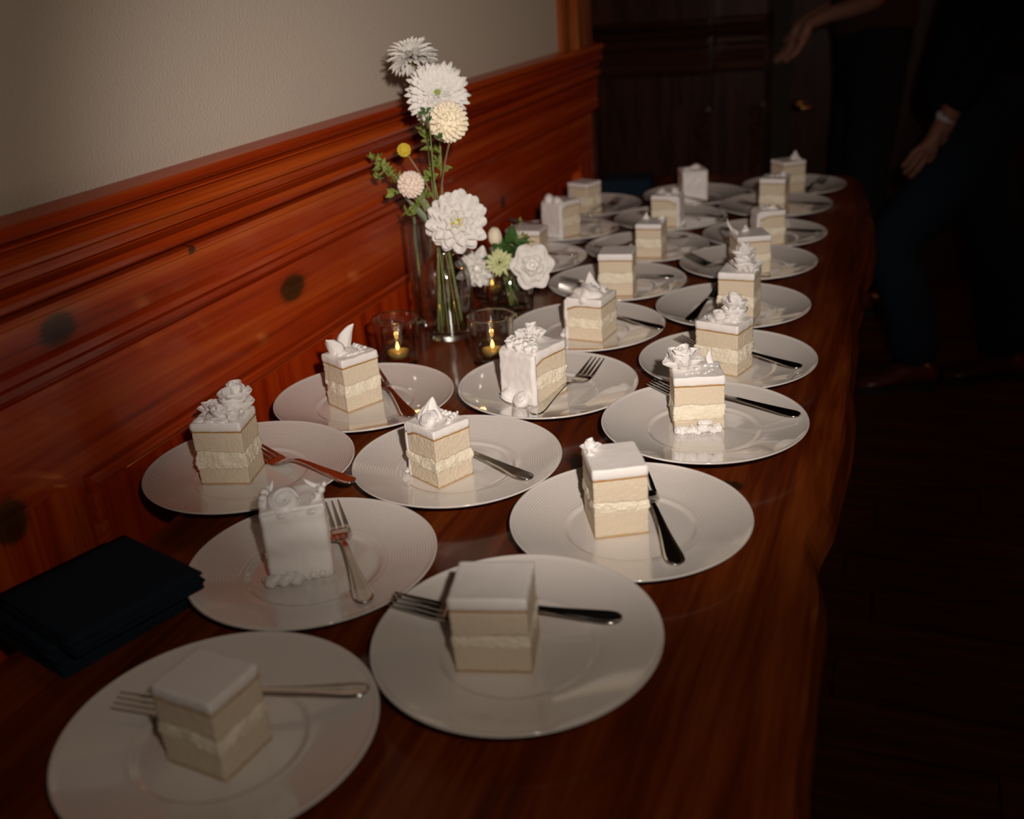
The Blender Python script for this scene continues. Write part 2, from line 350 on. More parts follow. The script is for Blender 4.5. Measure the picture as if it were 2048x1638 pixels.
# ------------------------------------------------------------------ plates
def zs(r):                                   # glaze height of a plate at radius r
    if r < .0615: return .0070
    if r < .066: return .0070 + .0022 * (r - .0615) / .0045
    if r < .118: return .0092 + .0118 * ((r - .066) / .052) ** 1.25
    return .0215
def plate_mesh(name, ridged):
    pr_ = [(0, .0070), (.03, .0070), (.055, .0070), (.0605, .0070), (.0622, .0072), (.064, .0083), (.066, .0092), (.0675, .0095)]
    a, b = .069, .1165; n = 68 if ridged else 14
    for i in range(n + 1):
        r = a + (b - a) * i / n
        rd = .00016 * (1 if i % 4 in (1, 2) else -1) * (1 if r > .072 and r < .1155 else 0) if ridged else 0
        pr_.append((r, zs(r) + rd))
    pr_ += [(.1178, .0214), (.1192, .0220), (.12, .0217), (.1202, .0208), (.1196, .0198), (.118, .0188), (.10, .0132), (.08, .0082), (.068, .0048), (.0655, .0035), (.064, 0), (.059, 0), (.0575, .0028), (.03, .003), (0, .003)]
    return merge(mesh(name, *lathe(pr_, 96), 'porcelain'))
pl_r, pl_s = plate_mesh('ridged_plate', True), plate_mesh('plain_plate', False)
PL = {1: (0.3550, -0.2621), 2: (0.5347, -0.1014), 3: (0.2982, -0.0269), 4: (0.5742, 0.1205), 5: (0.1234, 0.1318), 6: (0.3498, 0.2086), 7: (0.6041, 0.3549), 8: (0.1504, 0.3605), 9: (0.3797, 0.4479), 10: (0.5946, 0.5824), 11: (0.3633, 0.6884), 12: (0.5640, 0.8220), 13: (0.3482, 0.9300), 14: (0.5536, 1.0606), 15: (0.3442, 1.1711), 16: (0.5521, 1.2931), 17: (0.1315, 1.0574), 18: (0.1356, 1.2815), 19: (0.1238, 1.5320), 20: (0.3381, 1.4160), 21: (0.3440, 1.6570), 22: (0.5446, 1.5306), 23: (0.5586, 1.7668)}
LIFT = {2: .0034, 5: .0058, 7: .0066, 14: .0052, 22: .0048}      # these plates rest on their neighbours' rims
DESC = {1: 'plain smooth cake cube standing in deep shade', 2: 'plain smooth cake with a torn frosting edge', 3: 'cake showing a ribbed fully frosted side and ruffled foot',
        4: 'plain-topped cake with one tiny rosette on a corner', 5: 'cake heaped with tall rounded petals beside the panelling', 6: 'cake with a ridged spiral and a piped cone',
        7: 'cake with fallen frosting lumps at its foot', 8: 'cake with two broad swooping frosting leaves', 9: 'cake with a curly ruffled top and frosted side',
        10: 'cake with one large and one small rose', 11: 'cake with a smooth pointed frosting peak', 12: 'cake with layered pointed petals above a dark fork',
        13: 'plain cake just behind the pointed-peak cake', 14: 'cake with a small swirl and a curled leaf', 15: 'cake with two small frosting dots on its rear corners',
        16: 'cake with a curved frosted side and a cream-coloured blob', 17: 'plain cake half hidden behind the white rose', 18: 'cake with two thick rounded lobes on its frosted side',
        19: 'plain corner-on cake next to the far napkins', 20: 'cake with a lumpy top and frosting sloping down one side', 21: 'cake turning a tall flat frosted face forward',
        22: 'cake with a thin low ripple of frosting', 23: 'cake with one pointed cone on its rear corner'}
TILT = {2: (4, .0044), 18: (17, .0080)}      # plate: (neighbour whose rim it leans on, rise at that rim)
def settle(o, k):
    """tip a thing together with the plate that leans on its neighbour's rim"""
    if k not in TILT: return
    n_, rise = TILT[k]; c = Vector((*PL[k], TZ)); u = (Vector((*PL[n_], TZ)) - c).normalized(); pv = c - u * .062
    T_ = Matrix.Translation(pv) @ Matrix.Rotation(math.asin(rise / .172), 4, Vector((u.y, -u.x, 0))) @ Matrix.Translation(-pv)
    o.matrix_basis = T_ @ o.matrix_basis
for k, (x, y) in PL.items():
    o = ob('dessert_plate', pl_r if k in (3, 4, 5, 6) else pl_s, None, (x, y, TZ + .0004 + LIFT.get(k, 0))); settle(o, k)
    tag(o, 'white round plate under the ' + DESC[k], 'plate', 'white dessert plates on the slab table')

# ------------------------------------------------------------------ cake slices
def perim(w, d, n=16, rc=.0015):
    pts = []
    cs_ = [(-w / 2, -d / 2), (w / 2, -d / 2), (w / 2, d / 2), (-w / 2, d / 2)]
    for i in range(4):
        a, b = cs_[i], cs_[(i + 1) % 4]
        for k in range(n):
            t = k / n; pts.append((a[0] + (b[0] - a[0]) * t, a[1] + (b[1] - a[1]) * t))
    return pts
def block(w, d, zf0, zf1, seed, amp, m=7, n=18, bulge=0, freq=260, chunk=0):
    """rough cut block between height functions zf0 and zf1"""
    P = perim(w, d, n); V, F = [], []; k = len(P)
    for j in range(m + 1):
        t = j / m
        for (x, y) in P:
            z0, z1 = zf0(x, y), zf1(x, y); z = z0 + (z1 - z0) * t
            q = 1 + (amp * noise.noise((x * freq, y * freq, z * freq + seed * 7)) + chunk * noise.noise((x * 70, y * 70, z * 70 + seed * 3)) + bulge * math.sin(math.pi * t)) / (w / 2)
            V.append((x * q, y * q, z))
    for j in range(m):
        for i in range(k): l = (i + 1) % k; F.append((j * k + i, j * k + l, (j + 1) * k + l, (j + 1) * k + i))
    F.append(tuple(range(k - 1, -1, -1)))
    base = m * k                                   # rings closing the top
    for s in (.8, .5, .2):
        b2 = len(V)
        for (x, y) in P: V.append((x * s, y * s, zf1(x * s, y * s)))
        for i in range(k): l = (i + 1) % k; F.append((base + i, base + l, b2 + l, b2 + i))
        base = b2
    F.append(tuple(base + i for i in range(k)))
    return V, F
def frost_top(w, d, zf, th, seed, bump, zlev):
    P = perim(w, d, 18); k = len(P); V, F = [], []
    rings = [(.985, 0), (1.01, .1), (1.015, .5), (1.005, .85), (.985, 1), (.94, 1.02), (.86, 1), (.74, 1), (.6, 1), (.44, 1), (.26, 1), (.1, 1)]
    for s, t in rings:
        for (x, y) in P:
            xx, yy = x * s, y * s
            e = noise.noise((xx * 120, yy * 120, seed)) * .0006 + noise.noise((xx * 300, yy * 300, seed + 3)) * .0003
            z = (zf(xx, yy) if t < .85 else zlev) + th * t + (e * .7 if t < .85 else 0) + (bump * (noise.noise((xx * 60, yy * 60, seed * 2)) + .4 * noise.noise((xx * 150, yy * 150, seed))) if t >= .85 else 0)
            q = 1 + noise.noise((xx * 160, yy * 160, z * 160 + seed)) * .0007 / (w / 2) * (1 if s > .9 else 0)
            V.append((xx * q, yy * q, z))
    for j in range(len(rings) - 1):
        for i in range(k): l = (i + 1) % k; F.append((j * k + i, j * k + l, (j + 1) * k + l, (j + 1) * k + i))
    F.append(tuple(range(k - 1, -1, -1))); F.append(tuple((len(rings) - 1) * k + i for i in range(k)))
    return V, F
def frost_side(length, height, th, seed, ribs):
    """slab in the xz plane, outer face at -y, ribbed like a comb-smoothed side"""
    nx, nz_ = 24, 26; V, F = [], []
    for side in (0, 1):
        for j in range(nz_ + 1):
            for i in range(nx + 1):
                u = i / nx * 2 - 1; v = j / nz_
                edge_ = max(0, 1 - (1 - abs(u)) * 14) + max(0, 1 - (1 - v) * 12)
                rb = ribs * (.0016 * math.sin(v * 13 + 1.2 * noise.noise((u * 2, v * 2, seed)))) + .0008 * noise.noise((u * 5, v * 7, seed)) + .0004 * noise.noise((u * 14, v * 20, seed))
                y = 0.001 if side else -(th * (1 - .75 * min(1, edge_) ** 2) + rb)
                xx = u * length / 2 * (1 + .02 * noise.noise((v * 9, seed, 1)))
                zz = v * height + (.0012 * noise.noise((u * 6, seed, 5)) if j == nz_ else 0)
                V.append((xx, y, zz))
    s = (nx + 1) * (nz_ + 1); g = lambda a, i, j: a * s + j * (nx + 1) + i
    for j in range(nz_):
        for i in range(nx):
            F.append((g(0, i, j), g(0, i + 1, j), g(0, i + 1, j + 1), g(0, i, j + 1))); F.append((g(1, i, j), g(1, i, j + 1), g(1, i + 1, j + 1), g(1, i + 1, j)))
    for j in range(nz_):
        F.append((g(0, 0, j), g(0, 0, j + 1), g(1, 0, j + 1), g(1, 0, j))); F.append((g(0, nx, j), g(1, nx, j), g(1, nx, j + 1), g(0, nx, j + 1)))
    for i in range(nx):
        F.append((g(0, i, nz_), g(0, i + 1, nz_), g(1, i + 1, nz_), g(1, i, nz_))); F.append((g(0, i, 0), g(1, i, 0), g(1, i + 1, 0), g(0, i + 1, 0)))
    return V, F
def petal_vf(wd, ht, cup, lean, th, tip, seed, nu=10, nv=9):
    """cupped petal rising along +z from the origin, opening towards -y"""
    V, F = [], []
    for side in (1, -1):
        for j in range(nv + 1):
            v = j / nv
            wv = wd / 2 * (.35 + .65 * math.sin(math.pi * min(1, .12 + v * .62))) * (1 - (v ** 4) * tip)
            for i in range(nu + 1):
                u = i / nu * 2 - 1
                x = wv * u; z = ht * v * (1 - .12 * u * u * v) + ht * .03 * noise.noise((u * 2, v * 2, seed))
                y = cup * wd * u * u - lean * ht * v * v + wd * .05 * noise.noise((u * 2.2, v * 2.2, seed + 4))
                t = th * (1 - u ** 4) * (1 - .55 * v) * (.25 + .75 * math.sin(math.pi * min(1, .25 + .7 * v)))
                V.append((x, y + side * t / 2, z))
    s = (nu + 1) * (nv + 1); g = lambda a, i, j: a * s + j * (nu + 1) + i
    for j in range(nv):
        for i in range(nu):
            F.append((g(0, i, j), g(0, i, j + 1), g(0, i + 1, j + 1), g(0, i + 1, j))); F.append((g(1, i, j), g(1, i + 1, j), g(1, i + 1, j + 1), g(1, i, j + 1)))
    for i in range(nu): F.append((g(0, i, nv), g(1, i, nv), g(1, i + 1, nv), g(0, i + 1, nv))); F.append((g(0, i, 0), g(0, i + 1, 0), g(1, i + 1, 0), g(1, i, 0)))
    for j in range(nv): F.append((g(0, 0, j), g(1, 0, j), g(1, 0, j + 1), g(0, 0, j + 1))); F.append((g(0, nu, j), g(0, nu, j + 1), g(1, nu, j + 1), g(1, nu, j)))
    return V, F
# unit-size frosting petals shared by all rosettes
FPET = [fixn(mesh('frosting_petal', *petal_vf(1.25, 1.0, .30, .22, .42, .05, s, 12, 10), 'frosting')) for s in (1, 2, 3)]
FPNT = [fixn(mesh('frosting_petal', *petal_vf(1.15, 1.1, .34, .25, .36, .45, s, 12, 10), 'frosting')) for s in (5, 6, 7)]
def swirl_vf(r, h, turns=2.3, lob=6):
    n = 64; path, rad = [], []
    for i in range(n + 1):
        t = i / n; a = t * turns * 2 * math.pi; rr = r * .62 * (1 - t) ** .8
        path.append((rr * math.cos(a), rr * math.sin(a), r * .28 + (h - r * .25) * t ** 1.3)); rad.append(r * .40 * (1 - .80 * t ** 1.6) * min(1, .45 + t * 9))
    return tube(path, rad, 24, lob, .17, .05)
def cone_vf(r, h, lob=8, bend=.25, tw=1.4):
    n = 20; V, F = [], []; seg = 40
    for j in range(n + 1):
        t = j / n; rr = r * (1 - t) ** .75 * (1 + .25 * math.sin(math.pi * min(1, t * 1.6)))
        for i in range(seg):
            a = 2 * math.pi * i / seg; q = rr * (1 + .13 * math.cos(lob * a + tw * t * 6)) + .0002
            V.append((q * math.cos(a) + bend * h * t * t, q * math.sin(a), h * t))
    for j in range(n):
        for i in range(seg): l = (i + 1) % seg; F.append((j * seg + i, j * seg + l, (j + 1) * seg + l, (j + 1) * seg + i))
    F.append(tuple(range(seg - 1, -1, -1))); F.append(tuple(n * seg + i for i in range(seg)))
    return V, F
def lump_vf(rx, ry, rz, seed, amp=.25, fr=1.6, nu=28, nv=16, ridges=0):
    V, F = [], []
    for j in range(nv + 1):
        ph = math.pi * j / nv
        for i in range(nu):
            a = 2 * math.pi * i / nu; d = Vector((math.sin(ph) * math.cos(a), math.sin(ph) * math.sin(a), math.cos(ph)))
            q = 1 + amp * noise.noise(d * fr + Vector((seed, 0, 0))) + amp * .5 * noise.noise(d * fr * 2.7 + Vector((0, seed, 0))) + (ridges * math.cos(9 * a) * math.sin(ph) if ridges else 0)
            V.append((d.x * rx * q, d.y * ry * q, d.z * rz * q))
    for j in range(nv):
        for i in range(nu): l = (i + 1) % nu; F.append((j * nu + i, (j + 1) * nu + i, (j + 1) * nu + l, j * nu + l))
    return V, F
def ruffle_vf(length, r, seed, waves=5):
    n = 60; path = [(length * (i / n - .5), r * .45 * math.sin(i / n * waves * 2 * math.pi), r * .5 + r * .30 * math.cos(i / n * waves * 2 * math.pi + 1)) for i in range(n + 1)]
    rad = [r * (.55 + .2 * math.sin(i / n * waves * 4 * math.pi + seed)) * min(1, .3 + 5 * min(i, n - i) / n) for i in range(n + 1)]
    return tube(path, rad, 16, 5, .18, .25)
def leaf_vf(length, wd, seed, curl=.5):
    V, F = petal_vf(wd, length, .30, curl, wd * .22, .6, seed, 12, 14); return V, F
rn = random.Random(11)
def rose(parent, x, y, z, s, seed, pointed=False, rings=((3, .3, 6), (4, .62, 22), (5, .95, 42)), tilt=(0, 0)):
    """piped rose of overlapping petals, radius s"""
    rr = random.Random(seed)
    core = ob('rosette', merge(mesh('rosette', *lump_vf(s * .42, s * .42, s * .70, seed, .25, 2.2), 'frosting')), parent, (x, y, z + s * .45), (tilt[0], tilt[1], rr.uniform(0, 6)))
    for n, q, lean in rings:
        for i in range(n):
            a = 2 * math.pi * (i + rr.uniform(-.2, .2)) / n + q * 5
            pm_ = rr.choice(FPNT if pointed else FPET); hh = s * (1.05 - .28 * q) * rr.uniform(.85, 1.12)
            o = ob('frosting_petal', pm_, core, (math.cos(a) * s * q * .55, math.sin(a) * s * q * .55, -s * .35 + s * (.28 - .30 * q)),
                   (0, 0, 0), (s * 1.0 * rr.uniform(.9, 1.15), s * .9, hh))
            o.rotation_euler = (Matrix.Rotation(a + math.pi / 2, 3, 'Z') @ Matrix.Rotation(R(lean + rr.uniform(-8, 8)), 3, 'X')).to_euler()
    return core
def frost(parent, name, vf, loc, rot=(0, 0, 0), mat='frosting'):
    return ob(name, merge(mesh(name, *vf, mat)), parent, loc, rot)

#      x, y, angle, w, d, h(crust), bottom fraction, cream fraction, frosting thickness, frosted sides, top bump
CK = {1: (.3589, -.2701, 82.7, .050, .057, .0585, .40, .22, .0095, '', .0002), 2: (.5211, -.1095, 12.4, .0621, .0540, .0590, .40, .20, .0105, '', .0003),
      3: (.2831, -.0242, 31.8, .0590, .0470, .0650, .35, .25, .010, 'f', .0008), 4: (.5572, .1290, 26.4, .0540, .0600, .0635, .43, .17, .0105, '', .0003),
      5: (.1024, .1261, 13.3, .0574, .0500, .0650, .29, .33, .0100, '', .0006), 6: (.3386, .1888, 62.7, .0500, .0510, .0585, .32, .24, .0095, 'b', .0010),
      7: (.5921, .3751, 18.4, .0586, .0500, .0565, .24, .32, .0105, '', .0012), 8: (.1340, .3645, 62.3, .0560, .0480, .0617, .33, .28, .0105, '', .0013),
      9: (.3631, .4352, 68.7, .0620, .0590, .0600, .33, .30, .0110, 'l', .0012), 10: (.5915, .5766, 73.0, .0480, .0620, .0595, .28, .34, .0105, '', .0008),
      11: (.3741, .6818, 82.9, .0600, .0564, .0540, .38, .26, .0110, 'b', .0010), 12: (.5822, .7961, -2.8, .0545, .0600, .0660, .34, .28, .0105, '', .0005),
      13: (.3550, .9095, 7.5, .0575, .0580, .0617, .36, .30, .0110, '', .0003), 14: (.5577, 1.0506, 22.8, .0579, .0620, .0575, .36, .26, .0095, '', .0003),
      15: (.3563, 1.1591, 1.2, .0490, .0580, .0555, .34, .34, .0090, '', .0003), 16: (.5636, 1.2668, 22.9, .0490, .0490, .0565, .33, .28, .0100, 'l', .0008),
      17: (.1552, 1.0368, 2.3, .0556, .0560, .0670, .36, .28, .0090, '', .0003), 18: (.1356, 1.2830, 65.3, .0560, .0560, .0648, .36, .28, .0100, 'l', .0010),
      19: (.1205, 1.5070, 67.4, .0515, .0560, .0622, .36, .30, .0090, '', .0003), 20: (.3326, 1.4061, -2.1, .0560, .0480, .0560, .36, .28, .0095, 'r', .0010),
      21: (.3410, 1.6492, 21.8, .0575, .0580, .0633, .36, .28, .0095, 'f', .0010), 22: (.5455, 1.5011, -4.4, .0531, .0560, .0670, .36, .28, .0100, '', .0006), 23: (.5459, 1.7534, 39.2, .0567, .0580, .0646, .36, .28, .0085, '', .0004)}
for k, (cx, cy, ang, cw, cd, ch, fb, fc, ft, sides, tb) in CK.items():
    px_, py_ = PL[k]
    ca_, sa_ = math.cos(R(ang)), math.sin(R(ang))
    for _ in range(80):                       # slide towards the well until no corner climbs the ledge
        rc = max(math.hypot(cx + ca_ * u - sa_ * v - px_, cy + sa_ * u + ca_ * v - py_) for u in (-cw / 2 - .006 * ('l' in sides), cw / 2 + .006 * ('r' in sides)) for v in (-cd / 2 - .006 * ('f' in sides), cd / 2 + .006 * ('b' in sides)))
        if rc < .0648: break
        cx += (px_ - cx) * .03; cy += (py_ - cy) * .03
    root = empty('cake_slice', (cx, cy, TZ + .0078 + max(0, zs(rc) - .0076) + LIFT.get(k, 0)), R(ang)); zroot = .0074 + max(0, zs(rc) - .0076)
    def foot(name, vf, loc, rot=(0, 0, 0)):
        """frosting that has slumped onto the plate, set down on the glaze"""
        m_ = Matrix.Translation(loc) @ Euler(rot).to_matrix().to_4x4(); need = -1
        for q in vf[0]:
            w_ = m_ @ Vector(q); r_ = math.hypot(cx + ca_ * w_.x - sa_ * w_.y - px_, cy + sa_ * w_.x + ca_ * w_.y - py_)
            need = max(need, zs(r_) - zroot - w_.z)
        return frost(root, name, vf, (loc[0], loc[1], loc[2] + need - .0005), rot)
    tag(root, ('layered vanilla ' + DESC[k]) if k != 1 else 'plain smooth layered vanilla cake cube standing in deep shade', 'cake', 'cake slices on white plates')
    s = k * 3.7
    def dip(x, y, sides=sides, cw=cw, cd=cd):
        q = 0
        if 'l' in sides: q += math.exp(-((x + cw / 2) / .011) ** 2)
        if 'r' in sides: q += 1.4 * math.exp(-((x - cw / 2) / .014) ** 2)
        if 'b' in sides: q += math.exp(-((y - cd / 2) / .011) ** 2)
        if 'f' in sides: q += math.exp(-((y + cd / 2) / .009) ** 2)
        return .006 * q
    wv = lambda x, y, a, s=s: a * (noise.noise((x * 45, y * 45, s)) + .5 * noise.noise((x * 150, y * 150, s)))
    zb0 = lambda x, y: .0010
    z1 = lambda x, y: ch * fb + wv(x, y, .0012) + .0006 * noise.noise((x * 320, y * 320, s + 2))
    z2 = lambda x, y: ch * (fb + fc) + wv(x, y, .0022, s + 9) + .0008 * noise.noise((x * 320, y * 320, s))
    z3 = lambda x, y: ch - .0016 - dip(x, y) + wv(x, y, .0004, s + 5)
    z4 = lambda x, y: ch - dip(x, y) + wv(x, y, .0005, s + 5)
    ox = .5 * .004 * (('r' in sides) - ('l' in sides)) * 0
    def part(name, vf, mat): return ob(name, fixn(mesh(name, *vf, mat)), root)
    part('bottom_crust', block(cw, cd, lambda x, y: 0., lambda x, y: .0013, s, .0004, 2, 18), 'base_crust')
    nn = 40 if k <= 12 else 22; mm = 14 if k <= 12 else 8
    part('bottom_sponge', block(cw * .995, cd * .995, lambda x, y: .0012, z1, s, .0007, mm, nn, freq=420), 'sponge')
    part('cream_layer', block(cw * 1.0, cd * 1.0, z1, z2, s + 1, .0013, mm, nn, bulge=.0006, freq=330, chunk=.0020), 'cream')
    part('top_sponge', block(cw * .99, cd * .99, z2, z3, s + 2, .0007, mm, nn, freq=420), 'sponge')
    part('top_crust', block(cw * .996, cd * .996, z3, z4, s + 3, .0004, 2, nn), 'crust')
    ftop = lambda x, y: ch + wv(x, y, .0005, s + 5) - dip(x, y) * .9
    def fz(x, y): return ftop(x, y)
    # frosting thickens where the crust dips, so its upper surface stays level
    part('frosting_top', frost_top(cw, cd, fz, ft, s, tb, ch), 'frosting')
    hh = ch + ft * .8
    if 'f' in sides: ob('frosting_side', fixn(mesh('frosting_side', *frost_side(cw * 1.02, hh, .0055, s, 1.0 if k == 3 else .5), 'frosting')), root, (0, -cd / 2, 0))
    if 'l' in sides: ob('frosting_side', fixn(mesh('frosting_side', *frost_side(cd * 1.02, hh, .0055, s, .3), 'frosting')), root, (-cw / 2, 0, 0), (0, 0, R(-90)))
    if 'r' in sides: ob('frosting_side', fixn(mesh('frosting_side', *frost_side(cd * 1.02, hh, .0055, s, .3), 'frosting')), root, (cw / 2, 0, 0), (0, 0, R(90)))
    if 'b' in sides: ob('frosting_side', fixn(mesh('frosting_side', *frost_side(cw * 1.02, hh, .0055, s, .3), 'frosting')), root, (0, cd / 2, 0), (0, 0, R(180)))
    zt = ch + ft - .001; W2, D2 = cw / 2, cd / 2
    settle(root, k)
    if k == 3:
        frost(root, 'swirl', swirl_vf(.0180, .009, 2.6, 8), (-W2 + .023, -D2 + .014, zt - .003), (R(24), 0, 0))
        frost(root, 'ruffle', ruffle_vf(.036, .0065, 2, 3), (-W2 + .004, .004, zt), (0, 0, R(85)))
        frost(root, 'ruffle', ruffle_vf(.038, .0050, 4, 3), (W2 - .004, -.002, zt), (0, 0, R(75)))
        frost(root, 'ruffle', ruffle_vf(.056, .0030, 6, 2), (0, -D2 - .003, zt - .005), (0, 0, 0))
        frost(root, 'frosting_leaf', leaf_vf(.016, .007, 3, .2), (W2 - .003, D2 - .008, zt + .002), (R(-75), 0, R(70)))
        frost(root, 'frosting_leaf', leaf_vf(.014, .009, 5, .2), (-W2 + .004, D2 - .006, zt + .002), (R(-70), 0, R(-50)))
        foot('foot_ruffle', ruffle_vf(.036, .0085, 1, 3), (-W2 + .012, -D2 - .008, .0005), (0, 0, R(-6)))
        foot('foot_ruffle', ruffle_vf(.026, .0050, 3, 3), (W2 - .014, -D2 - .006, .0005), (0, 0, R(4)))
    elif k == 4:
        rose(root, -W2 + .007, D2 - .010, zt - .001, .0095, 4, True, ((3, .3, 6), (4, .9, 30)))
        frost(root, 'frosting_dab', lump_vf(.004, .0045, .003, 4, .4), (-W2 + .005, D2 - .021, zt + .001))
    elif k == 5:
        rose(root, .010, .010, zt - .001, .0215, 51); rose(root, .013, .013, zt + .011, .0195, 56, False, ((3, .3, 8), (4, .75, 28)))
        rose(root, .002, -.010, zt - .002, .0150, 52, False, ((3, .4, 22), (4, .9, 46))); rose(root, -.018, .010, zt - .001, .0115, 53, True, ((3, .4, 15), (4, .9, 42)))
        rose(root, .018, -.012, zt - .002, .0120, 54, False, ((3, .4, 18), (4, .9, 42)))
        for q, (u, v) in enumerate(((-.02, -.016), (-.007, -.018), (.006, -.019))): frost(root, 'frosting_dab', lump_vf(.008, .005, .0045, q + 50, .35), (u, v, zt + .001))
    elif k == 6:
        frost(root, 'spiral', swirl_vf(.0125, .008, 2.6, 6), (-W2 + .013, -.006, zt + .004), (R(35), R(-20), R(-62)))
        frost(root, 'piped_cone', cone_vf(.0125, .028, 9, .05), (-.002, .010, zt - .001), (R(8), R(6), 0))
        frost(root, 'piped_cone', cone_vf(.0085, .013, 9, .1), (.006, .014, zt - .001), (R(-14), 0, 1))
        frost(root, 'ruffle', ruffle_vf(.032, .0042, 2, 4), (.012, -.012, zt), (0, 0, R(30)))
        frost(root, 'ruffle', ruffle_vf(.026, .0035, 5, 4), (.016, .008, zt), (0, 0, R(100)))
        foot('foot_ruffle', ruffle_vf(.030, .0045, 3, 5), (-.012, D2 + .007, .0005), (0, 0, 0))
    elif k == 7:
        rose(root, -W2 + .014, D2 - .012, zt - .001, .0210, 71, True, ((3, .3, 6), (5, .65, 22), (6, .95, 42)))
        frost(root, 'frosting_leaf', leaf_vf(.017, .012, 3, .35), (W2 - .008, D2 - .006, zt), (R(-30), 0, R(40)))
        frost(root, 'frosting_leaf', leaf_vf(.018, .012, 4, .45), (.004, .008, zt), (R(55), 0, R(-60)))
        for q, (u, v, a) in enumerate(((-.008, -.012, 10), (.012, -.008, 50), (.0, .004, 90), (.016, .010, -20))): frost(root, 'ruffle', ruffle_vf(.022, .0030, q, 3), (u, v, zt - .001), (0, 0, R(a)))
        rr = random.Random(3)
        for q in range(9): foot('fallen_frosting', lump_vf(rr.uniform(.004, .007), .005, rr.uniform(.003, .0055), q + 30, .5, 2), (-.026 + q * .0058, -D2 - .006 - rr.uniform(0, .005), .0035), (rr.uniform(-.5, .5), rr.uniform(-.5, .5), rr.uniform(0, 3)))
        frost(root, 'fallen_frosting', lump_vf(.0095, .004, .003, 44, .2), (.006, -D2 - .0045, .0115), (R(20), 0, 0))
    elif k == 8:
        frost(root, 'frosting_leaf', leaf_vf(.034, .030, 8, .25), (-W2 + .012, .010, zt - .006), (R(12), 0, R(-62)))
        frost(root, 'frosting_leaf', leaf_vf(.042, .028, 9, .25), (.006, .016, zt - .006), (R(2), R(10), R(12)))
        for q, (u, v, a) in enumerate(((.012, -.006, 20), (.0, -.012, -10), (.018, .006, 80), (-.004, .0, 45))): frost(root, 'ruffle', ruffle_vf(.030, .0040, q, 3), (u, v, zt - .001), (0, 0, R(a)))
        frost(root, 'frosting_dab', lump_vf(.016, .012, .006, 8, .4), (-.006, .004, zt))
    elif k == 9:
        for q, (u, v, a, l) in enumerate(((-.022, -.012, 80, .032), (-.012, -.006, 70, .034), (-.002, .002, 60, .034), (-.020, .010, 95, .034), (.008, .008, 40, .03), (-.026, .004, 90, .044))): frost(root, 'ruffle', ruffle_vf(l, .0068, q, 3), (u, v, zt + .001 + .0012 * (q % 2)), (0, 0, R(a)))
        rose(root, .014, .014, zt - .001, .0165, 91, True); rose(root, -.004, .018, zt, .0135, 92, True, ((3, .4, 15), (4, .9, 42)))
        foot('foot_ruffle', swirl_vf(.0145, .012, 2.2, 7), (-W2 - .008, -.014, .001), (0, R(-35), 0))
        foot('foot_ruffle', swirl_vf(.0145, .012, 2.2, 7), (-W2 - .008, .014, .001), (0, R(-35), 2))
    elif k == 10:
        rose(root, .010, -.008, zt - .001, .0195, 101, False, ((3, .3, 6), (4, .62, 24), (5, .95, 44))); rose(root, -.008, .004, zt - .002, .0135, 102, False, ((3, .4, 18), (4, .9, 46)))
        rose(root, .012, -.008, zt + .012, .0180, 104, False, ((3, .35, 10), (4, .8, 34)))
        frost(root, 'ruffle', ruffle_vf(.030, .0032, 2, 3), (-.010, .014, zt), (0, 0, R(70)))
        frost(root, 'frosting_dab', lump_vf(.007, .006, .005, 10, .4), (-.004, -.018, zt + .001))
    elif k == 11:
        frost(root, 'piped_peak', lump_vf(.024, .022, .016, 11, .35, 1.8), (-.008, .004, zt))
        frost(root, 'piped_peak', cone_vf(.016, .034, 4, .1, .2), (.008, .004, zt - .002), (R(-6), R(6), 0))
        frost(root, 'ruffle', ruffle_vf(.030, .0045, 3, 4), (-.014, .010, zt + .006), (0, 0, R(70)))
        rose(root, .018, -.012, zt - .001, .009, 112, True, ((3, .4, 18), (4, .9, 46)))
        foot('foot_ruffle', ruffle_vf(.026, .0075, 3, 3), (-.016, D2 + .008, .0005), (0, 0, 0))
    elif k == 12:
        rose(root, .006, .004, zt - .001, .0215, 121, True, ((3, .3, 5), (4, .65, 24), (5, .98, 46))); rose(root, .004, .010, zt + .013, .0185, 122, True, ((3, .3, 8), (4, .8, 30)))
        rose(root, W2 - .008, -.014, zt - .001, .0105, 123, True, ((3, .4, 22), (4, .9, 46)))
    elif k == 14:
        frost(root, 'swirl', swirl_vf(.0085, .014, 2, 6), (-.006, .008, zt - .001)); frost(root, 'frosting_leaf', leaf_vf(.026, .010, 3, .35), (-W2 + .008, D2 - .010, zt), (R(-52), 0, R(68)))
        frost(root, 'ruffle', ruffle_vf(.032, .0038, 3, 4), (-W2 + .004, .004, zt), (0, 0, R(90)))
    elif k == 15:
        frost(root, 'frosting_dot', cone_vf(.0058, .014, 6, .1), (-W2 + .010, D2 - .008, zt - .001)); frost(root, 'frosting_dot', cone_vf(.0062, .012, 6, .1), (W2 - .008, D2 - .010, zt - .001))
        frost(root, 'ruffle', ruffle_vf(.024, .003, 3, 3), (W2 - .003, -.004, zt - .001), (0, 0, R(90)))
    elif k == 16:
        frost(root, 'frosting_mound', lump_vf(.019, .017, .007, 16, .35), (.0, .004, zt)); frost(root, 'cream_blob', lump_vf(.0055, .0055, .005, 17, .2), (.006, -.004, zt + .006), mat='blob')
        frost(root, 'ruffle', ruffle_vf(.030, .0035, 3, 4), (-.002, .010, zt + .003), (0, 0, R(20)))
    elif k == 18:
        frost(root, 'frosting_lobe', lump_vf(.0105, .0105, .013, 18, .15), (-W2 + .004, .012, zt + .002)); frost(root, 'frosting_lobe', lump_vf(.010, .011, .010, 19, .15), (-W2 + .005, -.010, zt + .001))
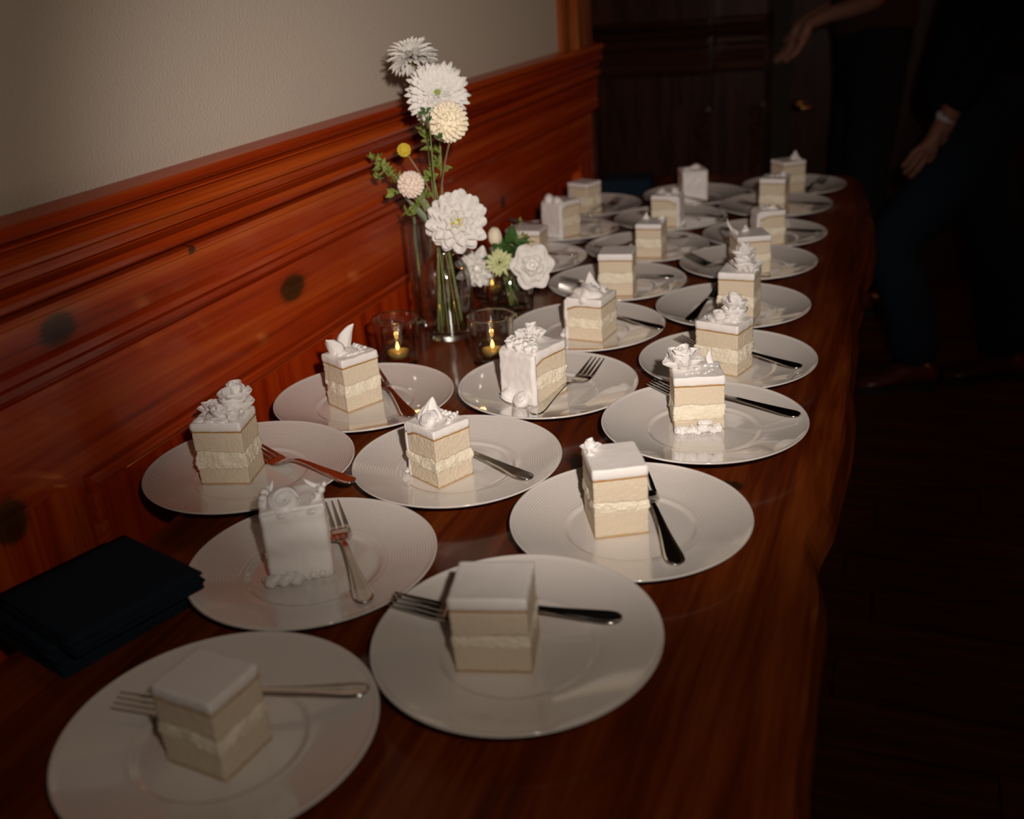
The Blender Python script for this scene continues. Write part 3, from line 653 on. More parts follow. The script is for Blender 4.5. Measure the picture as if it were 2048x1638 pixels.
        foot('foot_ruffle', ruffle_vf(.046, .0055, 3, 5), (-W2 - .006, 0, .0005), (0, 0, R(90)))
    elif k == 20:
        rose(root, -.012, .008, zt - .001, .0085, 201, False, ((3, .4, 22), (4, .9, 46))); rose(root, .016, .008, zt - .002, .011, 202, False, ((3, .4, 22), (4, .9, 46)))
        frost(root, 'frosting_dab', lump_vf(.010, .008, .005, 20, .3), (.004, -.008, zt)); foot('foot_ruffle', ruffle_vf(.026, .005, 3, 3), (W2 + .008, 0, .0005), (0, 0, R(90)))
    elif k == 21:
        frost(root, 'frosting_lobe', lump_vf(.011, .010, .006, 21, .3), (-.014, -.004, zt)); frost(root, 'frosting_lobe', lump_vf(.013, .011, .009, 22, .3), (.008, .006, zt))
        foot('foot_ruffle', ruffle_vf(.05, .0045, 3, 5), (0, -D2 - .006, .0005))
    elif k == 22:
        frost(root, 'frosting_ripple', ruffle_vf(.036, .0038, 3, 3), (0, .006, zt - .001), (0, 0, R(25))); frost(root, 'frosting_dab', cone_vf(.0065, .013, 6, .1), (W2 - .012, .010, zt - .001))
    elif k == 23:
        frost(root, 'piped_cone', cone_vf(.0095, .021, 7, .08), (W2 - .010, .002, zt - .001)); frost(root, 'frosting_dab', lump_vf(.008, .008, .006, 23, .3), (W2 - .009, -.010, zt))

# ------------------------------------------------------------------ forks
def zc(x):
    pts = [(0, .0135), (.02, .0085), (.042, .0032), (.058, .0018), (.072, .0042), (.086, .0098), (.10, .0118), (.12, .0112), (.15, .0085), (.18, .0060), (.2, .0052)]
    for (a, za), (b, zb_) in zip(pts, pts[1:]):
        if x <= b:
            t = (x - a) / (b - a); t2 = t; return za + (zb_ - za) * t2
    return pts[-1][1]
def hwid(x):
    pts = [(.048, .0125), (.062, .0125), (.070, .0112), (.078, .0075), (.085, .0038), (.092, .0030), (.115, .0032), (.14, .0046), (.16, .0064), (.178, .0086), (.188, .0094), (.194, .0086), (.198, .0062), (.2, .0025)]
    for (a, za), (b, zb_) in zip(pts, pts[1:]):
        if x <= b:
            t = (x - a) / (b - a); return za + (zb_ - za) * t
    return pts[-1][1]
def ribbon(xs, border):
    V, F = [], []; cols = [-1, -.86, -.70, -.35, 0, .35, .70, .86, 1]; n = len(cols)
    for x in xs:
        h = hwid(x); th = .0011
        for top in (1, 0):
            for c in cols:
                e = 1 - abs(c) ** 6 * .7
                bd = .0005 * border if abs(c) in (.86,) else (-.0002 * border if abs(c) <= .70 else 0)
                V.append((x, c * h, zc(x) + (th * e + bd * min(1, h / .006) if top else -th * e)))
    m_ = 2 * n
    for i in range(len(xs) - 1):
        for c in range(n - 1):
            a = i * m_ + c; b = a + m_
            F.append((a, a + 1, b + 1, b)); F.append((a + n, b + n, b + n + 1, a + n + 1))
        a = i * m_; b = a + m_
        F.append((a, b, b + n, a + n)); F.append((a + n - 1, a + 2 * n - 1, b + 2 * n - 1, b + n - 1))
    for i in (0, len(xs) - 1):
        for c in range(n - 1): a = i * m_ + c; F.append((a, a + n, a + n + 1, a + 1) if i == 0 else (a, a + 1, a + n + 1, a + n))
    return V, F
fk_handle = fixn(mesh('handle', *ribbon([.078 + i * .0035 for i in range(34)] + [.1965, .1985, .2], 1), 'steel'))
fk_head = fixn(mesh('head', *ribbon([.047 + i * .002 for i in range(17)], 0), 'steel'))
def tine(yc):
    V, F = [], []; xs = [0, .0008, .003] + [.006 + i * .004 for i in range(12)]
    for x in xs:
        t = x / .05; w_ = .00055 + .00165 * min(1, t * 1.4); th = .0007 + .0003 * t
        if x == 0: w_ *= .4; th *= .5
        y = yc * (.93 + .07 * t); z = zc(x)
        V += [(x, y - w_, z - th), (x, y + w_, z - th), (x, y + w_ * .9, z + th), (x, y - w_ * .9, z + th)]
    for i in range(len(xs) - 1):
        for j in range(4): l = (j + 1) % 4; F.append((i * 4 + j, i * 4 + l, i * 4 + 4 + l, i * 4 + 4 + j))
    F.append((0, 3, 2, 1)); e = (len(xs) - 1) * 4; F.append((e, e + 1, e + 2, e + 3))
    return fixn(mesh('tine', V, F, 'steel', smooth=False))
tines = [tine(y) for y in (-.0102, -.0034, .0034, .0102)]
FK = {1: (0.0908, 0.069, -161.0), 2: (0.0766, 0.0478, -169.8), 3: (0.0862, -0.0551, 128.7), 4: (0.0627, -0.0727, 114.6), 5: (0.1473, -0.0219, 157.1), 6: (0.0999, -0.029, 155.3), 7: (0.1074, 0.0287, 163.0), 8: (0.0952, -0.0544, 132), 9: (0.0150, -0.1016, 82.0), 10: (0.1011, -0.017, 155.9), 11: (0.12, -0.006, 153), 12: (-0.0514, -0.0917, 84.1), 13: (0.0916, 0.0433, -165.2), 14: (0.0498, -0.0986, 144.6), 15: (0.064, 0.083, -150), 16: (0.1095, 0.014, 176.7), 17: (0.0926, 0.046, -175), 18: (0.06, 0.086, -165), 19: (0.0189, -0.1114, 80.6), 20: (0.1159, -0.0061, 165.9), 21: (0.068, -0.1095, 146.6), 22: (0.1152, -0.0061, 172.0), 23: (0.03, -0.105, 80)}
for k, (ex, ey, ang) in FK.items():
    px_, py_ = PL[k]; a = R(ang); L_ = .2
    # fork local +x runs from tip to handle end
    tx, ty = ex + math.cos(a) * L_, ey + math.sin(a) * L_
    hd = lambda s_: zs(min(.12, math.hypot(tx - math.cos(a) * s_, ty - math.sin(a) * s_)))
    best = None
    zh = hd(.058) - zc(.058) + .0015; ze = hd(.185) - zc(.185) + .0015
    pitch = math.atan2(ze - zh, .185 - .058); z0 = zh - math.tan(pitch) * .058
    lift = 0
    for i in range(41):                        # lift until nothing dips under the glaze
        s_ = i * .005; hw_ = .0125 if s_ < .078 else .004 if s_ < .13 else .009
        rw2 = lambda o_: math.hypot(tx - math.cos(a) * s_ - math.sin(a) * o_, ty - math.sin(a) * s_ + math.cos(a) * o_)
        need = max(zs(min(.12, rw2(o_))) for o_ in (-hw_, 0, hw_)) + .0013 - (z0 + math.tan(pitch) * s_ + zc(s_)) if math.hypot(tx - math.cos(a) * s_, ty - math.sin(a) * s_) < .1205 else 0
        lift = max(lift, need)
    root = empty('fork', (px_ + tx, py_ + ty, TZ + z0 + lift + .0005 + LIFT.get(k, 0)))
    root.rotation_euler = (Matrix.Rotation(a + math.pi, 3, 'Z') @ Matrix.Rotation(-pitch, 3, 'Y')).to_euler()
    settle(root, k)
    ob('handle', fk_handle, root); ob('head', fk_head, root)
    for t_ in tines: ob('tine', t_, root)
    tag(root, 'polished steel fork beside the ' + DESC[k], 'fork', 'steel forks on the plates')

# ------------------------------------------------------------------ napkins
def napkin_stack(cx, cy, size, ang, n, label, group, over=None, cz=0):
    rr = random.Random(int(cx * 1000))
    for i in range(n):
        th = .0032; V, F = [], []; g = 12; s = size * rr.uniform(.97, 1.0)
        dx, dy = ((-.034, .004) if over and 3 < i < 8 else (-.024, .002) if over and i < 4 else (rr.uniform(-.004, .001), 0) if over else (0, 0))
        for top in (0, 1):
            for a in range(g + 1):
                for b in range(g + 1):
                    u, v = a / g * 2 - 1, b / g * 2 - 1
                    edge_ = max(abs(u), abs(v)) ** 10
                    z = th * (.98 * top) + (-.0006 * edge_ if top else .0004 * edge_)
                    V.append((u * s / 2 + .0006 * nz(v * 3, i), v * s / 2 + .0006 * nz(u * 3, i + 9), z))
        q = (g + 1) ** 2; id_ = lambda t, a, b: t * q + a * (g + 1) + b
        for a in range(g):
            for b in range(g):
                F.append((id_(1, a, b), id_(1, a + 1, b), id_(1, a + 1, b + 1), id_(1, a, b + 1))); F.append((id_(0, a, b), id_(0, a, b + 1), id_(0, a + 1, b + 1), id_(0, a + 1, b)))
            F.append((id_(0, a, 0), id_(0, a + 1, 0), id_(1, a + 1, 0), id_(1, a, 0))); F.append((id_(0, a, g), id_(1, a, g), id_(1, a + 1, g), id_(0, a + 1, g)))
            F.append((id_(0, 0, a), id_(1, 0, a), id_(1, 0, a + 1), id_(0, 0, a + 1))); F.append((id_(0, g, a), id_(0, g, a + 1), id_(1, g, a + 1), id_(1, g, a)))
        o = ob('paper_napkin', fixn(mesh('paper_napkin', V, F, 'napkin')), None, (cx + dx + rr.uniform(-.001, .001), cy + dy + rr.uniform(-.001, .001), TZ + cz + .0004 + i * .0033), (0, 0, R(ang + rr.uniform(-2, 2))))
        tag(o, ('topmost folded navy paper napkin of ' if i == n - 1 else 'lower folded navy paper napkin in ') + label, 'napkin', group)
napkin_stack(.153, -.147, .130, -19, 13, 'the stack poking over a ridged plate', 'navy napkins in the near stack', over=True)
napkin_stack(.150, 1.785, .125, 8, 11, 'the stack behind the plain corner-on cake', 'navy napkins in the far stack')

# ------------------------------------------------------------------ glassware, candles
def glass_obj(name, prof_, parent, mat='glass', seg=48):
    return ob(name, merge(mesh(name, *lathe(prof_, seg), mat)), parent)
def votive(x, y, label, r=.034, h=.072):
    root = empty('votive_glass', (x, y, TZ + .0004)); tag(root, label, 'candle holder', 'votive candle glasses')
    glass_obj('glass_wall', [(r * .87, .0045), (r * .92, .02), (r * .985, .06), (r, h - .001), (r * .99, h + .0006), (r * .968, h), (r * .958, h - .0015), (r * .93, .05), (r * .85, .0105)], root)
    glass_obj('glass_base', [(0, 0), (r * .86, 0), (r * .88, .004), (r * .86, .010), (r * .5, .008), (0, .0075)], root, 'glass_thick')
    ob('glass_rim', merge(mesh('glass_rim', *lathe([(r * .975 + .0016 * math.cos(q * math.pi / 4), h + .0016 * math.sin(q * math.pi / 4)) for q in range(8)], 56, True), 'glass_thick')), root)
    cup = glass_obj('tealight_cup', [(0, .0105), (.019, .0105), (.0195, .0125), (.0205, .027), (.0200, .0275), (.0192, .027), (.018, .013), (0, .0125)], root)
    ob('wax', merge(mesh('wax', *lathe([(0, .0130), (.0172, .0130), (.0178, .0195), (.015, .0202), (0, .0200)], 32), 'wax')), root)
    ob('wick', merge(mesh('wick', *tube([(0, 0, .0195), (.0003, 0, .0225)], .0006, 6), 'sole')), root)
    fl_ = ob('flame', merge(mesh('flame', *lathe([(0, .0215), (.0016, .0228), (.0028, .0255), (.0024, .029), (.0012, .0325), (0, .0355)], 16), 'flame')), root)
    point('candle_light', (x, y, TZ + .0315), .012, (1, .55, .18), .003)
    return root
votive(.1180, .530, 'clear votive glass with a lit tealight beside the panelling')
votive(.2570, .562, 'clear votive glass with a lit tealight between bottle and ruffled cake')
votive(.1380, .868, 'clear votive glass with a lit tealight behind the glass bottle')
def vase(name, x, y, prof_o, wall, label, water_h, rw):
    root = empty(name, (x, y, TZ + .0004)); tag(root, label, 'vase')
    inner = [(max(r - wall, .0), z) for r, z in prof_o[::-1] if z > .008]
    glass_obj('glass_body', prof_o[1:] + [(prof_o[-1][0] - wall * .5, prof_o[-1][1] + .0008)] + inner, root)
    glass_obj('glass_base', [(0, 0), (prof_o[1][0], 0), (prof_o[2][0] - .0005, .004), (prof_o[2][0] - .003, .009), (0, .0075)], root, 'glass_thick')
    rm = prof_o[-1]; ob('glass_rim', merge(mesh('glass_rim', *lathe([(rm[0] - .0008 + .0016 * math.cos(q * math.pi / 4), rm[1] + .0016 * math.sin(q * math.pi / 4)) for q in range(8)], 48, True), 'glass_thick')), root)
    ws = [(0, .0085), (rw * .9, .0085)] + [(r - wall * 1.3, z) for r, z in prof_o if .010 < z < water_h] + [(rw, water_h), (0, water_h)]
    glass_obj('water', ws, root, 'water')
    return root
bottle = vase('glass_bottle', .1459, .6623, [(0, 0), (.0335, 0), (.0365, .003), (.0375, .010), (.0395, .05), (.0395, .085), (.0385, .098), (.0350, .112), (.0280, .123), (.0200, .131), (.0165, .138), (.0158, .150), (.0160, .158), (.0178, .161)], .0016,
              'clear glass bottle vase with the tall flowers and the big dahlia', .062, .0375)
slim = vase('bud_vase', .080, .715, [(0, 0), (.0200, 0), (.0215, .003), (.0215, .010), (.0210, .06), (.0205, .12), (.0200, .165), (.0205, .170)], .0013, 'slim clear bud vase behind the glass bottle', .05, .0195)
jar = vase('glass_jar', .2005, .792, [(0, 0), (.0330, 0), (.0365, .003), (.0385, .010), (.0400, .03), (.0390, .048), (.0350, .062), (.0320, .070), (.0335, .0745)], .0016, 'small round clear glass jar holding the white rose', .045, .038)

# ------------------------------------------------------------------ flowers
TOCAM = Vector((.60, -1.25, .35)).normalized()
def facing(d): return Vector(d).normalized().to_track_quat('Z', 'Y').to_euler()
def flower_root(name, base, label, cat='flower', group=None):
    r_ = empty(name, base); tag(r_, label, cat, group); return r_
def stem(root, pts, rad=.0016, mat='stem'):
    b = Vector(root.location); P = [Vector((p[0], p[1], p[2] + TZ)) - b for p in pts]
    if len(P) == 3: P = bez(P[0], P[1], P[2], 12)
    return ob('stem', merge(mesh('stem', *tube(P, rad, 8), mat)), root)
NECK = {}
def neck_stem(root, base, tip, rad=.0016, mat='stem', out=.0085):
    """stem standing in the bottle: straight up to the neck, then bending to its tip"""
    a = 2 * math.pi * len(NECK) * .618; NECK[len(NECK)] = a
    ax, ay = .1459, .6623; nk_ = Vector((ax + out * math.cos(a), ay + out * math.sin(a), .15)); bs = Vector((ax + .020 * math.cos(a + .5), ay + .020 * math.sin(a + .5), .012)); tp = Vector(tip)
    up_ = nk_ + (nk_ - bs).normalized() * max(.012, .45 * (tp.z - nk_.z))
    P = [bs.lerp(nk_, i / 6) for i in range(6)] + bez(nk_, up_, tp, 12)
    b = Vector(root.location); P = [Vector((q.x, q.y, q.z + TZ)) - b for q in P]
    return ob('stem', merge(mesh('stem', *tube(P, rad, 8), mat)), root)
def rel(root, p): return Vector((p[0], p[1], p[2] + TZ)) - Vector(root.location)
def petals_ring(parent, me, n, rad, z, lean, sc, seed, jit=6):
    rr = random.Random(seed)
    for i in range(n):
        a = 2 * math.pi * (i + rr.uniform(-.15, .15)) / n + seed
        o = ob('petal', me, parent, (math.cos(a) * rad, math.sin(a) * rad, z), (0, 0, 0), (sc[0] * rr.uniform(.92, 1.08), sc[1], sc[2] * rr.uniform(.93, 1.07)))
        o.rotation_euler = (Matrix.Rotation(a + math.pi / 2, 3, 'Z') @ Matrix.Rotation(R(lean + rr.uniform(-jit, jit)), 3, 'X')).to_euler()
PET = {m_: fixn(mesh('petal', *petal_vf(1.0, 1.0, .17, .06, .045, .30, 3, 8, 8), m_)) for m_ in ('petal', 'petal_cream', 'petal_green')}
def bloom_stuff(name, root, pos, direction, R0, rings, mat, wd, seed, cup=.25, tip=.7):
    """many small petals in one mesh; rings: (count, base radius, z, lean, length)"""
    rr = random.Random(seed); parts = []
    for n, rad, z, lean, ln in rings:
        for i in range(n):
            a = 2 * math.pi * (i + rr.uniform(-.3, .3)) / n + z * 99
            vf = petal_vf(wd * rr.uniform(.85, 1.15), ln * rr.uniform(.88, 1.1), cup, .22, wd * .09, tip, rr.random() * 9, 4, 5)
            m_ = Matrix.Translation((math.cos(a) * rad, math.sin(a) * rad, z)) @ Matrix.Rotation(a + math.pi / 2, 4, 'Z') @ Matrix.Rotation(R(lean + rr.uniform(-9, 9)), 4, 'X')
            parts.append(xf(vf, m_))
    o = ob(name, fixn(mesh(name, *join(parts), mat)), root, rel(root, pos), facing(direction)); o['kind'] = 'stuff'
    return o
FG = 'flowers in the glass bottle'; BB = (.1459, .6623, TZ + .012)
# big white dahlia: separate petals
f = flower_root('dahlia', BB, 'large open white dahlia low at the neck of the glass bottle', group=FG)
neck_stem(f, None, (.184, .640, .190), .0022)
hd_ = ob('bloom_base', merge(mesh('bloom_base', *lump_vf(.013, .013, .009, 2, .1), 'petal_green')), f, rel(f, (.1885, .627, .1925)), facing((.42, -1, .28)))
for i, (n, rad, z, lean, ln, wd_) in enumerate(((13, .012, -.008, 98, .036, .0225), (12, .011, -.004, 82, .034, .0220), (11, .010, .000, 66, .030, .0205), (9, .008, .004, 52, .026, .0185), (7, .006, .007, 38, .021, .0155), (5, .004, .009, 24, .016, .0110))):
    petals_ring(hd_, PET['petal'], n, rad, z, lean, (wd_, .020, ln), i * 1.7 + .4)
for q, (u, v) in enumerate(((.004, .003), (-.006, -.002), (.005, -.004))): ob('flower_eye', merge(mesh('flower_eye', *lump_vf(.0026, .0026, .004, q, .3), 'yellow')), hd_, (u, v, .0145))
# tall chrysanthemums
def mum(pos, direction, rad, label, seed, base_pts, mat='petal', eye=True, srad=.0016, smat='stem'):
    f = flower_root('chrysanthemum', BB, label, group=FG); neck_stem(f, None, base_pts[-1], srad, smat)
    k = rad / .044
    b = bloom_stuff('petals', f, pos, direction, rad, [(30, .008 * k, -.006 * k, 108, .033 * k), (30, .008 * k, -.003 * k, 92, .036 * k), (30, .008 * k, .000 * k, 76, .036 * k), (28, .007 * k, .003 * k, 60, .034 * k), (24, .006 * k, .005 * k, 44, .030 * k), (18, .005 * k, .006 * k, 30, .024 * k), (12, .003 * k, .007 * k, 15, .018 * k)], mat, .0098 * k, seed, .3, .3)
    if eye: ob('flower_eye', merge(mesh('flower_eye', *lump_vf(.006 * k, .006 * k, .004 * k, seed, .4), 'leaf')), f, rel(f, Vector(pos) + Vector(direction).normalized() * .010 * k))
    ob('calyx', merge(mesh('calyx', *cone_vf(.007 * k, .012 * k, 5, 0), 'leaf')), f, rel(f, Vector(pos) - Vector(direction).normalized() * .004 * k), facing(-Vector(direction)))
    return f
mum((.1285, .6552, .425), (-.30, .25, 1), .037, 'topmost white chrysanthemum, seen from its side against the plaster', 3, [(.128, .652, .012), (.150, .668, .25), (.133, .657, .418)], eye=False)
mum((.1690, .644, .3740), (.45, -1, .30), .046, 'large shaggy white chrysanthemum below the topmost bloom', 5, [(.166, .668, .012), (.144, .665, .22), (.1660, .652, .3700)])
# ball dahlia
def ball(name, pos, rad, mat, label, seed, pts, smat, wd=.0085, tipn=110):
    f = flower_root(name, BB, label, group=FG); neck_stem(f, None, pts[-1], .0014, smat)
    rr = random.Random(seed); parts = []; G = math.pi * (3 - 5 ** .5)
    for i in range(tipn):
        zz = 1 - 2 * (i + .5) / tipn * .88; r_ = math.sqrt(max(0, 1 - zz * zz)); a = i * G
        d = Vector((r_ * math.cos(a), r_ * math.sin(a), zz))
        q = d.to_track_quat('Z', 'Y').to_matrix().to_4x4()
        vf = petal_vf(wd, rad * .55, .42, .05, wd * .1, .4, i, 4, 4)
        parts.append(xf(vf, Matrix.Translation(d * rad * .52) @ q @ Matrix.Rotation(rr.uniform(-.2, .2), 4, 'X')))
    parts.append(lump_vf(rad * .8, rad * .8, rad * .8, seed, .05, 1.5, 20, 12))
    b = ob('petals', fixn(mesh('petals', *join(parts), mat)), f, rel(f, pos), facing((.3, -1, .5))); b['kind'] = 'stuff'
    return f
ball('ball_dahlia', (.1990, .606, .3395), .0275, 'petal_cream', 'round cream ball dahlia below the shaggy white bloom', 4, [(.138, .680, .012), (.168, .665, .18), (.1980, .612, .3180)], 'stem_brown')
ball('pompon_dahlia', (.1190, .6290, .2475), .0195, 'petal_blush', 'small blush pink pompon flower beside the big dahlia', 6, [(.158, .645, .012), (.148, .664, .15), (.1200, .6320, .2340)], 'stem', .0085, 70)
ball('yellow_button_flower', (.1053, .646, .295), .0100, 'yellow', 'tiny yellow button flower on a thin bent stem', 8, [(.165, .656, .012), (.148, .664, .19), (.108, .648, .290)], 'stem_brown', .0040, 60)
# greenery sprigs
LEAFM = {}
def leaf_me(mat):
    if mat not in LEAFM: LEAFM[mat] = fixn(mesh('leaf', *petal_vf(.62, 1.0, .22, .20, .06, .75, 2, 6, 7), mat))
    return LEAFM[mat]
def sprig(label, pts, tips, mat, lsize0, seed, name='leaf_sprig', base=BB, group=FG, nleaf=6, rad=.0011):
    f = flower_root(name, base, label, 'foliage', group); rr = random.Random(seed)
    if base is BB: neck_stem(f, None, pts[-1], rad)
    else: stem(f, pts, rad, 'stem')
    for tp in tips:
        c = rel(f, tp); lsize = tp[3] if len(tp) > 3 else lsize0
        for i in range(nleaf):
            d = Vector((rr.uniform(-1, 1), rr.uniform(-1, .6), rr.uniform(-.3, 1))).normalized()
            s_ = lsize * rr.uniform(.7, 1.2)
            o = ob('leaf', leaf_me(mat), f, c + d * lsize * .15, (0, 0, 0), (s_, s_, s_)); o.rotation_euler = (d.to_track_quat('Z', 'Y').to_matrix() @ Matrix.Rotation(rr.uniform(0, 6), 3, 'Z')).to_euler()
        return_ = None
    return f
f = sprig('drooping lime-green sprig reaching out over the panelling', [(.162, .672, .012), (.134, .656, .20), (.064, .6298, .284)], [(.064, .629, .286), (.0705, .632, .272), (.0805, .6366, .264), (.0665, .6303, .257), (.090, .640, .251), (.086, .639, .232)], 'leaf', .0120, 3, nleaf=9)
for a, b in (((.080, .636, .276), (.0665, .6303, .257)), ((.093, .641, .262), (.090, .640, .249))):
    ob('twig', merge(mesh('twig', *tube([rel(f, a), rel(f, b)], .0007, 6), 'stem_brown')), f)
sprig('leafy green sprig hanging around the blush pompon', [(.145, .66, .012), (.148, .665, .17), (.118, .650, .236)], [(.126, .654, .243), (.131, .655, .225), (.121, .651, .212), (.104, .645, .203), (.138, .657, .252)], 'leaf', .0125, 7, nleaf=9)
sprig('upright narrow green sprig beneath the tall white blooms', [(.128, .664, .012), (.158, .668, .2), (.134, .658, .345)], [(.1345, .658, .345), (.139, .659, .327), (.1425, .660, .310), (.1465, .662, .290), (.149, .663, .272), (.154, .664, .262)], 'leaf', .0165, 12, nleaf=5)
sprig('small dark leaflets in front of the cream ball dahlia', [(.150, .662, .012), (.166, .655, .20), (.1880, .5660, .3530)], [(.1850, .5650, .3600), (.189, .565, .348), (.1985, .574, .3225)], 'leaf_dark', .0085, 21, nleaf=5)
f = sprig('broad grey-green leaves drooping beside the dahlia', [(.145, .66, .012), (.138, .658, .13), (.112, .650, .222)], [], 'leaf_grey', .01, 30)
for a, b, s_ in (((.136, .655, .172), (.100, .645, .228), .085), ((.139, .656, .176), (.118, .650, .236), .075)):
    d = Vector(b) - Vector(a); o = ob('leaf', leaf_me('leaf_grey'), f, rel(f, a), (0, 0, 0), (.022, .022, d.length)); o.rotation_euler = (d.normalized().to_track_quat('Z', 'Y').to_matrix() @ Matrix.Rotation(1.2, 3, 'Z')).to_euler()
# slim vase: single stalk
f = flower_root('green_stalk', (.080, .715, TZ + .012), 'single green stalk standing in the slim bud vase', 'foliage'); stem(f, [(.080, .715, .012), (.072, .712, .10), (.078, .713, .195)], .0022)
o = ob('leaf', leaf_me('leaf_grey'), f, rel(f, (.077, .712, .12)), (R(6), R(-8), 1.4), (.014, .014, .07))
# jar flowers
JB = (.2005, .792, TZ + .012); JG = 'flowers in the round glass jar'
f = flower_root('rose', JB, 'open white rose with a tight spiral centre in the round jar', group=JG); stem(f, [(.196, .800, .012), (.206, .780, .105), (.250, .768, .088)], .0018)
hd_ = ob('bloom_base', merge(mesh('bloom_base', *lump_vf(.009, .009, .010, 3, .1), 'petal')), f, rel(f, (.2540, .762, .0900)), facing((.35, -1, .45)))
for i, (n, rad, z, lean, ln, wd_) in enumerate(((6, .008, -.008, 72, .030, .034), (6, .007, -.007, 52, .028, .031), (5, .005, -.006, 34, .025, .026), (4, .004, -.005, 18, .023, .020), (3, .0015, -.004, 6, .021, .013))): petals_ring(hd_, PET['petal'], n, rad, z, lean, (wd_, .03, ln), i * 1.1)
f = flower_root('carnation', JB, 'loose white carnation leaning out of the jar towards the bottle', group=JG); stem(f, [(.210, .800, .012), (.190, .780, .105), (.158, .769, .085)], .0016)
hd_ = ob('bloom_base', merge(mesh('bloom_base', *lump_vf(.007, .007, .008, 4, .1), 'petal')), f, rel(f, (.1545, .765, .084)), facing((.5, -1, .15)))
for i, (n, rad, z, lean, ln, wd_) in enumerate(((8, .006, -.005, 92, .030, .019), (8, .005, -.003, 68, .028, .018), (7, .004, -.001, 44, .025, .016), (5, .002, 0, 20, .021, .013))): petals_ring(hd_, PET['petal'], n, rad, z, lean, (wd_, .03, ln), i * 1.3 + .5, 14)
f = flower_root('scabious', JB, 'pale green frilled flower between carnation and rose', group=JG); stem(f, [(.205, .796, .012), (.200, .778, .080), (.198, .768, .094)], .0014)
bloom_stuff('petals', f, (.1985, .7600, .0950), (.3, -1, .5), .02, [(14, .004, -.002, 92, .021), (14, .004, 0, 68, .019), (12, .003, .002, 44, .015), (8, .002, .003, 20, .011)], 'petal_green', .0075, 6)
f = flower_root('flower_bud', JB, 'closed pale bud rising above the jar', group=JG); stem(f, [(.200, .792, .012), (.190, .788, .08), (.1836, .785, .122)], .0012)
hd_ = ob('bud', merge(mesh('bud', *lump_vf(.0115, .0115, .0155, 6, .08, 1.5, ridges=.05), 'petal_cream')), f, rel(f, (.1836, .785, .1315)))
for i in range(5): ob('sepal', leaf_me('leaf'), f, rel(f, (.1836 + .004 * math.cos(i * 1.257), .785 + .004 * math.sin(i * 1.257), .117)), (R(38) * math.sin(i * 1.257) * -1, R(38) * math.cos(i * 1.257), i * 1.257), (.009, .009, .015))
sprig('dark glossy leaves at the mouth of the round jar', [(.201, .792, .012), (.203, .792, .07), (.205, .793, .118)], [(.198, .788, .104), (.206, .792, .116), (.214, .797, .110), (.187, .772, .088, .018), (.180, .776, .090, .018), (.204, .793, .040, .014)], 'leaf_dark', .030, 15, base=JB, group=JG, nleaf=5, rad=.0014)
sprig('fine green tendril with tiny buds above the jar', [(.203, .793, .012), (.212, .796, .09), (.223, .801, .152)], [(.223, .801, .153), (.230, .803, .128), (.236, .805, .118)], 'leaf', .0085, 17, name='tendril', base=JB, group=JG, nleaf=4, rad=.0007)

# ------------------------------------------------------------------ people in the dark
def skin_mesh(name, joints, edges, mat, sub=2, root=0):
    """joints: list of (xyz, (rx, ry)); grown with a Skin modifier, returned as a mesh"""
    me = bpy.data.meshes.new(name); me.from_pydata([j[0] for j in joints], edges, []); me.update()
    o = bpy.data.objects.new(name, me); COL.objects.link(o)
    md = o.modifiers.new('skin', 'SKIN'); md.use_smooth_shade = True
    for i, j in enumerate(joints):
        sv = me.skin_vertices[0].data[i]; sv.radius = j[1]; sv.use_root = (i == root)
    s = o.modifiers.new('sub', 'SUBSURF'); s.levels = sub; s.render_levels = sub
    dg = bpy.context.evaluated_depsgraph_get(); ev = o.evaluated_get(dg); m2 = bpy.data.meshes.new_from_object(ev)
    bpy.data.objects.remove(o); m2.materials.clear(); m2.materials.append(M[mat]); m2.name = name
    m2.polygons.foreach_set('use_smooth', [True] * len(m2.polygons))
    return m2
def chain(n0, n): return [(n0 + i, n0 + i + 1) for i in range(n - 1)]
def shoe(parent, heel, toe, name='shoe'):
    h, t = Vector(heel), Vector(toe); d = (t - h); L_ = d.length; d.normalize(); sd = Vector((-d.y, d.x, 0)); V, F = [], []
    st = [(-.02, .018, .05), (.02, .033, .075), (.10, .034, .085), (.14, .033, .092), (.30, .033, .098), (.45, .036, .085), (.62, .042, .058), (.80, .044, .044), (.93, .036, .036), (1.0, .016, .026)]
    n = 12
    for s_, w_, hh in st:
        for i in range(n):
            a = 2 * math.pi * i / n; y = math.cos(a) * w_; z = .012 + (hh - .012) * (.5 + .5 * math.sin(a)); V.append(h + d * (s_ * L_) + sd * y + Vector((0, 0, z)))
    for k in range(len(st) - 1):
        for i in range(n): l = (i + 1) % n; F.append((k * n + i, k * n + l, (k + 1) * n + l, (k + 1) * n + i))
    F.append(tuple(range(n))); F.append(tuple((len(st) - 1) * n + i for i in range(n)))
    o = ob(name, fixn(mesh(name, V, F, 'shoe')), parent)
    V, F = [], []; W_ = [(-.03, .03), (.1, .037), (.4, .036), (.7, .047), (.9, .043), (1.02, .018)]
    for z in (0, .016):
        for s_, w_ in W_: V.append(h + d * (s_ * L_) + sd * w_ + Vector((0, 0, z)))
        for s_, w_ in W_[::-1]: V.append(h + d * (s_ * L_) - sd * w_ + Vector((0, 0, z)))
    n = len(W_) * 2; F = [tuple(range(n)), tuple(range(2 * n - 1, n - 1, -1))] + [(i, (i + 1) % n, n + (i + 1) % n, n + i) for i in range(n)]
    ob('sole', fixn(mesh('sole', V, F, 'sole', smooth=False)), o)
